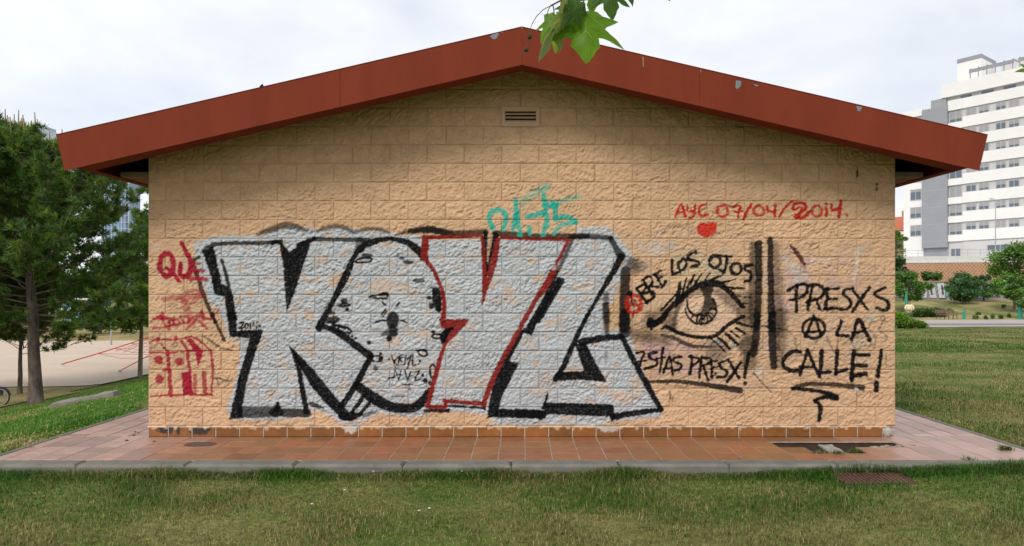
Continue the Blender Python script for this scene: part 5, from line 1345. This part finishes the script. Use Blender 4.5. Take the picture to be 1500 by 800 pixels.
body_e = [(0,1),(1,2),(2,3),(3,4),(4,5),(5,6),(3,7),(7,8),(8,9),(9,10),(3,11),(11,12),(12,13),(13,14),(0,15),(15,16),(16,17),(17,18),(0,19),(19,20),(20,21),(21,22)]
body_r = [(.16,.11),(.14,.10),(.17,.11),(.10,.08),.055,(.075,.095),(.07,.085),.06,.048,.036,.03,.06,.048,.036,.03,.085,.06,.042,.04,.085,.06,.042,.04]
skin_mesh('body', body_v, body_e, body_r, M['skin'])
skin_mesh('shirt', [(0,0,.93),(0,0,1.12),(0,-.01,1.32),(0,0,1.42),(.19,0,1.395),(.245,-.02,1.17),(-.19,0,1.395),(-.245,-.02,1.17)], [(0,1),(1,2),(2,3),(3,4),(4,5),(3,6),(6,7)], [(.185,.135),(.175,.13),(.195,.135),(.11,.09),.078,.07,.078,.07], M['shirt'])
skin_mesh('trousers', [(0,0,.93),(.10,0,.86),(.11,-.02,.48),(.12,.02,.10),(-.10,0,.86),(-.11,-.02,.48),(-.12,.02,.10)], [(0,1),(1,2),(2,3),(0,4),(4,5),(5,6)], [(.165,.125),.105,.08,.065,.105,.08,.065], M['trous'])
MB().blob((0, .012, 1.685), .083, .098, .075, 10, 6).build('hair', M['hair'], pe, True)
for s in (-1, 1): MB().blob((s*.03, -.112, 1.645), .012, .008, .008, 6, 4).build('eye', M['hair'], pe); MB().blob((s*.083, -.01, 1.635), .012, .02, .03, 6, 4).build('ear', M['skin'], pe)
MB().blob((0, -.122, 1.62), .013, .018, .02, 6, 4).build('nose', M['skin'], pe); MB().blob((0, -.112, 1.585), .025, .008, .006, 6, 4).build('mouth', mat('lips', (.3,.12,.1), .6, .05, 5), pe)

# ------------------------------------------------------------------ plane tree: trunk behind the camera, one low branch hanging into view
M['planebark'] = mat('plane_bark', (0.20, 0.19, 0.14), .9, .2, 4, .3, 15, c2=(0.42, 0.40, 0.32)); M['twig'] = mat('plane_twig', (0.07, 0.05, 0.035), .8, .2, 20)
pt = empty('plane_tree', on(2.6, -9.6)); tag(pt, 'plane tree whose low leafy twig hangs into the top of the picture', 'tree')
pb = Vector(pt.location)
MB().tube([(0, 0, -.2), (.02, .05, 1.5), (-.05, .1, 3.2), (0, .1, 5.5)], [.24, .2, .17, .10], 14).build('trunk', M['planebark'], pt, True)
limb_w = [Vector((2.55, -9.5, 3.0)), Vector((2.0, -8.2, 3.5)), Vector((1.3, -6.8, 3.45)), Vector((.75, -5.8, 3.05)), Vector((.36, -5.36, 2.62)), Vector((.16, -5.33, 2.40))]
limb = MB().tube([p-pb for p in limb_w], [.07, .05, .035, .02, .009, .005], 8).build('limb', M['planebark'], pt, True)
M['pleaf'] = leaf_mat('plane_leaf', .10, .50, .45, (1.7, 1.75, .5), 30)
def leaf_outline():
    # half outline of a five-lobed plane leaf; base at origin, tip at (0,1)
    half = [(0, 0), (.10, -.07), (.22, -.10), (.34, -.02), (.50, .02), (.62, .04), (.50, .12), (.42, .20), (.36, .27), (.46, .34), (.58, .42), (.74, .58), (.56, .56), (.42, .54), (.30, .50), (.23, .50), (.25, .60), (.25, .67), (.18, .75), (.14, .83), (.06, .93), (0, 1.0)]
    return half
def leaf(base, tip, face, size=None, colr=(0.075, 0.16, 0.012), fold=.10, droop=.12, wide=1.0, seed=0):
    """base, tip: world points; face: rough normal"""
    g = random.Random(seed); base = Vector(base); tip = Vector(tip); ax = tip-base; L = ax.length; ax.normalize()
    n = Vector(face); n = (n-ax*n.dot(ax)).normalized(); sd_ = ax.cross(n)
    half = leaf_outline(); V = []
    def P(u, v):
        z = -fold*abs(u)*1.2+droop*math.sin(v*2.4)*.5 - .16*u*u + .035*math.sin(7*u+5*v+seed)+.02*math.sin(15*u+seed*2)*math.cos(11*v)
        return base+(sd_*u*wide+ax*v+n*z)*L
    ol = [(u*(1+g.uniform(-.05, .05)), v) for u, v in half]+[(-u*(1+g.uniform(-.05, .05)), v) for u, v in half[-2:0:-1]]
    n_o = len(ol); cu, cv_ = 0.0, .30; Fs = []
    for f_ in (1.0, .72, .42): V += [P(cu+(u-cu)*f_, cv_+(v-cv_)*f_) for u, v in ol]
    V.append(P(cu, cv_)); o = 3*n_o; n_h = 1
    for i in range(n_o):
        j = (i+1) % n_o
        Fs += [(i, j, n_o+j, n_o+i), (n_o+i, n_o+j, 2*n_o+j, 2*n_o+i), (2*n_o+i, 2*n_o+j, o)]
    nv0 = len(V)
    for lu, lv in ((0, .95), (.68, .545), (-.68, .545), (.55, .055), (-.55, .055), (.2, .66), (-.2, .66)):
        o_u, o_v = (0, .02) if abs(lu) != .2 else (0, .38)
        for sgn in (1, -1):
            b0 = len(V)
            for t_ in np.linspace(0, 1, 6):
                u_, v_ = o_u+(lu-o_u)*t_, o_v+(lv-o_v)*t_; q_ = P(u_, v_)+n*sgn*.004*L; pw = (ax*(-lu)+sd_*(lv-o_v)).normalized()*L*.011*(1.15-t_)
                V += [q_-pw, q_+pw]
            Fs += [(b0+2*i, b0+2*i+1, b0+2*i+3, b0+2*i+2) for i in range(5)]
    me = bpy.data.meshes.new('leaf'); me.from_pydata([tuple(v-pb) for v in V], [], Fs); me.update(); me.polygons.foreach_set('use_smooth', np.ones(len(me.polygons), bool))
    q = np.tile(np.array(colr), (len(V), 1)); q[nv0:] = q[nv0:]*1.5+np.array((.05, .05, .02)); gl = np.random.default_rng(seed); q[:nv0] *= gl.uniform(.85, 1.15, (nv0, 1))
    set_col(me, q); return link('leaf', me, M['pleaf'], limb)
def stalk(a, b_, r=.0016):
    a = Vector(a); b_ = Vector(b_); m_ = a.lerp(b_, .5)+Vector((0, 0, .01))
    MB().tube([a-pb, m_-pb, b_-pb], [r*1.3, r, r], 6).build('leaf_stalk', M['twig'], limb)
ZL = 1.75
G1 = (0.105, 0.215, 0.010); G2 = (0.18, 0.28, 0.010); G3 = (0.045, 0.105, 0.012); G4 = (0.085, 0.17, 0.012)
tw0 = at(853, -6, ZL+.04)
MB().tube([limb_w[-1]-pb, at(862, -14, ZL+.03)-pb, tw0-pb, at(838, 2, ZL+.02)-pb, at(823, 0, ZL)-pb, at(806, 9, ZL)-pb], [.005, .0042, .0038, .003, .0024, .002], 6).build('twig', M['twig'], limb)
# big leaf facing us
leaf(at(857, 19, ZL), at(858, 95, ZL-.03), (0.10, -1, .35), colr=G1, seed=1, wide=1.02); stalk(at(853, -4, ZL+.03), at(857, 19, ZL))
leaf(at(820, 20, ZL+.02), at(816.5, 80, ZL+.02), (-.75, -.65, .2), colr=G2, seed=2, wide=.75); stalk(at(823, 1, ZL), at(820, 20, ZL+.02))
leaf(at(849, 3, ZL-.03), at(821, 43, ZL-.05), (.45, -.7, .4), colr=G3, seed=3, wide=.62); stalk(at(851, -6, ZL+.02), at(849, 3, ZL-.03))
leaf(at(812, 22, ZL+.05), at(793, 66, ZL+.06), (-.3, -.8, .3), colr=G1, seed=4, wide=.72); stalk(at(809, 7, ZL), at(812, 22, ZL+.05))
leaf(at(829, 13, ZL-.02), at(788, 91, ZL-.05), (-.86, .08, -.48), colr=(0.16, 0.19, 0.12), seed=5, wide=.5, fold=.02, droop=.02); stalk(at(846, -3, ZL+.02), at(829, 13, ZL-.02))
leaf(at(890, -22, ZL+.05), at(897.5, 31, ZL+.04), (.1, -.9, .5), colr=G3, seed=6, wide=.8); stalk(at(868, -24, ZL+.03), at(890, -22, ZL+.05))
leaf(at(872, -20, ZL+.1), at(866, 22, ZL+.12), (-.2, -.9, .4), colr=G4, seed=7, wide=.9)
leaf(at(916, -42, ZL+.1), at(925.5, 12, ZL+.1), (.3, -.9, .3), colr=G3, seed=8, wide=.7)
leaf(at(938, -38, ZL+.1), at(950, 2, ZL+.1), (.2, -.9, .4), colr=G3, seed=9, wide=.7); leaf(at(955, -38, ZL+.1), at(980, 4, ZL+.1), (.2, -.9, .4), colr=G3, seed=10, wide=.6)
tw2 = [Vector((.75, -5.8, 3.05)), at(905, -60, ZL+.08), at(940, -45, ZL+.1), at(962, -44, ZL+.1)]
MB().tube([p-pb for p in tw2], [.008, .005, .003, .002], 6).build('twig', M['twig'], limb)
for a, b_ in (((905, -60), (872, -20)), ((920, -52), (916, -42)), ((940, -45), (938, -38)), ((958, -44), (955, -38))): stalk(at(*a, ZL+.09), at(*b_, ZL+.1), .0013)
# second twig at the right edge, only the tip of one leaf shows
tw3 = [Vector((1.3, -6.8, 3.45)), at(1500, -120, 1.9), at(1560, 20, 1.85), at(1575, 70, 1.8)]
MB().tube([p-pb for p in tw3], [.012, .007, .004, .002], 6).build('twig', M['twig'], limb)
leaf(at(1562, 102, 1.8), at(1484, 108, 1.78), (.1, -.8, .6), colr=G1, seed=11, wide=.5); stalk(at(1575, 70, 1.8), at(1562, 102, 1.8))
# leaves further up the branch, above the frame
lg = random.Random(15)
for i in range(34):
    f = lg.uniform(1.0, 4.2); k = int(f); p_ = limb_w[k].lerp(limb_w[k+1], f-k); e = p_+Vector((lg.uniform(-.35, .35), lg.uniform(-.35, .35), lg.uniform(.0, .30)))
    if e.z < EYE+(VY+40)/F*(e.y+DW) + .16 and e.y > -DW+.2: e.z = EYE+(VY+40)/F*(e.y+DW)+.22
    d = Vector((lg.uniform(-.08, .08), lg.uniform(-.08, .08), -.12)); stalk(p_, e); leaf(e, e+d, (lg.uniform(-1, 1), lg.uniform(-1, 1), .6), colr=lg.choice((G1, G3, G4)), seed=20+i, wide=lg.uniform(.7, 1))
# seed balls on their thread
M['ball'] = mat('plane_fruit', (0.045, 0.05, 0.015), .9, .3, 200, .6, 300)
th = [at(*p, ZL) for p in ((806, 9), (796, 14), (786, 24), (780, 34), (777, 42), (775.5, 54), (774, 62), (771, 73))]
MB().tube([p-pb for p in th], .0011, 5).build('fruit_thread', M['twig'], limb)
for px, py in ((775.8, 54), (771, 73)):
    p_ = at(px, py, ZL)-pb; MB().blob(p_, .0062, .0062, .0062, 10, 8, .12, lg).build('fruit', M['ball'], limb)
MB().tube([at(806, 9, ZL)-pb, at(803, 15, ZL)-pb, at(801, 24, ZL)-pb], .0012, 5).build('fruit_thread', M['twig'], limb)

# ------------------------------------------------------------------ grass
GA = field((512, 512), 5, 5, 51); GB = field((512, 512), 14, 9, 52); GC = field((512, 512), 2, 2, 53)
def dryness(X, Y):
    d = .33+.30*sample(GB, X*6, Y*11)+.26*sample(GA, X*10+90, Y*17)+.14*sample(GC, X*14, Y*18)
    d = d + .30*sstep(-1.7, -2.9, Y)*sstep(-9, -1, X) - .42*(1-sstep(1.25, 1.95, -Y))*(Y < -1.0)*sstep(-1.3, .4, 1.2-.25*X)
    d = d - .62*(X < -5) + .06*(X > 5)
    return np.clip(d, 0, 1)
M['grass'] = leaf_mat('grass_blades', .15, .30, .6, (1.25, 1.3, .7), 2)
GREENS = np.array([(0.048, 0.132, 0.010), (0.070, 0.165, 0.014), (0.030, 0.088, 0.008)]); STRAW = np.array([(0.32, 0.255, 0.12), (0.24, 0.195, 0.085), (0.14, 0.14, 0.045)])
def grass(name, label, X, Y, h, w, seed, off=0.0):
    g = np.random.default_rng(seed); n = len(X); Z0 = height(X, Y)+off
    dr = dryness(X, Y); L = h*g.uniform(.5, 1.3, n)*(1.15-.45*dr)*np.clip(1+.35*sample(GC, X*9+31, Y*9), .5, 1.8)
    a = g.uniform(0, 2*math.pi, n); lean = g.uniform(.35, 1.35, n)
    dx, dy = np.cos(a), np.sin(a); sx_, sy_ = -dy*w*g.uniform(.6, 1.3, n), dx*w*g.uniform(.6, 1.3, n)
    b0 = np.stack([X-sx_, Y-sy_, Z0-.004], 1); b1 = np.stack([X+sx_, Y+sy_, Z0-.004], 1)
    mx_, my_, mz_ = X+dx*L*lean*.30, Y+dy*L*lean*.30, Z0+L*.62
    m0 = np.stack([mx_-sx_*.8, my_-sy_*.8, mz_], 1); m1 = np.stack([mx_+sx_*.8, my_+sy_*.8, mz_], 1)
    tp = np.stack([X+dx*L*lean, Y+dy*L*lean, Z0+L*(1.08-.50*lean)], 1)
    V = np.stack([b0, b1, m1, m0, tp], 1).reshape(-1, 3); i = np.arange(n)[:, None]*5
    Fc = np.concatenate([i+np.array([[0, 1, 2]]), i+np.array([[0, 2, 3]]), i+np.array([[3, 2, 4]])], 0)
    me = fast_mesh(name, V, Fc)
    isdry = g.random(n) < np.clip(dr*1.15-.12, .04, .92)
    c = np.where(isdry[:, None], STRAW[g.integers(0, 3, n)], GREENS[g.integers(0, 3, n)])*g.uniform(.65, 1.3, (n, 1))
    c = c*np.where((X < -5.0)[:, None], 1.6, 1.0); set_col(me, np.repeat(c, 5, 0)); o = link(name, me, M['grass']); tag(o, label, 'grass', kind='stuff'); return o
gg = np.random.default_rng(77)
n = 105000; X = gg.uniform(-5.6, 5.9, n); Y = gg.uniform(-3.3, -1.165, n)
k = ~((np.abs(X-3.04) < .31) & (np.abs(Y+1.335) < .155)); grass('lawn_grass', 'short mixed green and straw grass in front of the kerb', X[k], Y[k], .042, .0022, 1)
n = 22000; X = gg.uniform(-5.3, 5.6, n); Y = -1.165-np.abs(gg.normal(0, .10, n)); k = ~((np.abs(X-3.04) < .31) & (np.abs(Y+1.335) < .14)); grass('kerb_grass', 'longer green grass fringe along the front kerb', X[k], Y[k], .080, .0022, 2)
n = 60000; t = gg.uniform(0, 1, n)**1.6; Yr = -1.1+t*14; X = 5.03+gg.uniform(0, 1, n)*(2.2+.95*(Yr+1.1)); grass('side_grass', 'short patchy grass of the lawn right of the building', X, Yr, .05, .004, 3)
n = 26000; t = gg.uniform(0, 1, n)**1.3; Yr = 12.9+t*20; X = (Yr+DW)*gg.uniform(.53, .86, n); grass('far_grass', 'far part of the right lawn', X, Yr, .06, .009, 4)
n = 70000; t = gg.uniform(0, 1, n)**1.3; X = -5.03-t*11.8; Yl = -1.0+gg.uniform(0, 1, n)*(2.5+1.9*(-5.0-X)); grass('bank_grass', 'green grass of the bank left of the building', X, Yl, .055, .0055, 5)
# weeds in the gaps of the platform
def tuft(px, py, n, h, label):
    x, y = gp(px, py); g = np.random.default_rng(int(px)); X = x+g.normal(0, .035, n); Y = y+g.normal(0, .015, n)
    root = grass('weed_tuft', label, X, Y, h, .003, int(px), 0); 
    me = root.data; co = np.empty(len(me.vertices)*3, np.float32); me.vertices.foreach_get('co', co); co = co.reshape(-1, 3); co[:, 2] -= np.repeat(height(X, Y), 5)+.012; me.vertices.foreach_set('co', co.ravel()); me.update()
for px, py, n_, h, lb in ((1198, 664, 60, .05, 'weeds at the left end of the hole in the tiles'), (1228, 664.5, 60, .05, 'weeds beside the mortar ridge in the hole'), (1254, 662.5, 60, .05, 'weeds at the right end of the mortar ridge'), (1472, 659.5, 120, .05, 'weeds at the right corner of the platform'), (1420, 674, 40, .04, 'weeds by the kerb at the right end'), (44, 655, 60, .04, 'weeds by the kerb at the left corner of the platform')): tuft(px, py, n_, h, lb)
# daisies
M['petal'] = mat('daisy_petal', (0.75, 0.74, 0.70), .8, .05, 10)
dl = random.Random(2)
for i, (px, py, lb) in enumerate(((546, 698, 'tiny white flower in the grass below the letter O'), (504, 726, 'tiny white flower left of the lawn middle'), (628, 756, 'tiny white flower in the middle of the lawn'), (613, 758, 'tiny white flower just left of the middle one'), (456, 747, 'tiny white flower in the left lawn'), (676, 698, 'tiny white flower near the kerb under the letter Y'), (364, 693, 'tiny white flower near the kerb under the letter K'))):
    p_ = ground_hit(px, py); d_ = empty('daisy', p_); tag(d_, lb, 'flower', 'daisies in the lawn')
    MB().tube([(0, 0, -.01), (.004, 0, .04)], .0012, 4).build('stem', M['twig'], d_)
    MB().tube([(.004, 0, .040), (.004, 0, .046)], [.004, .010], 9).build('petals', M['petal'], d_)
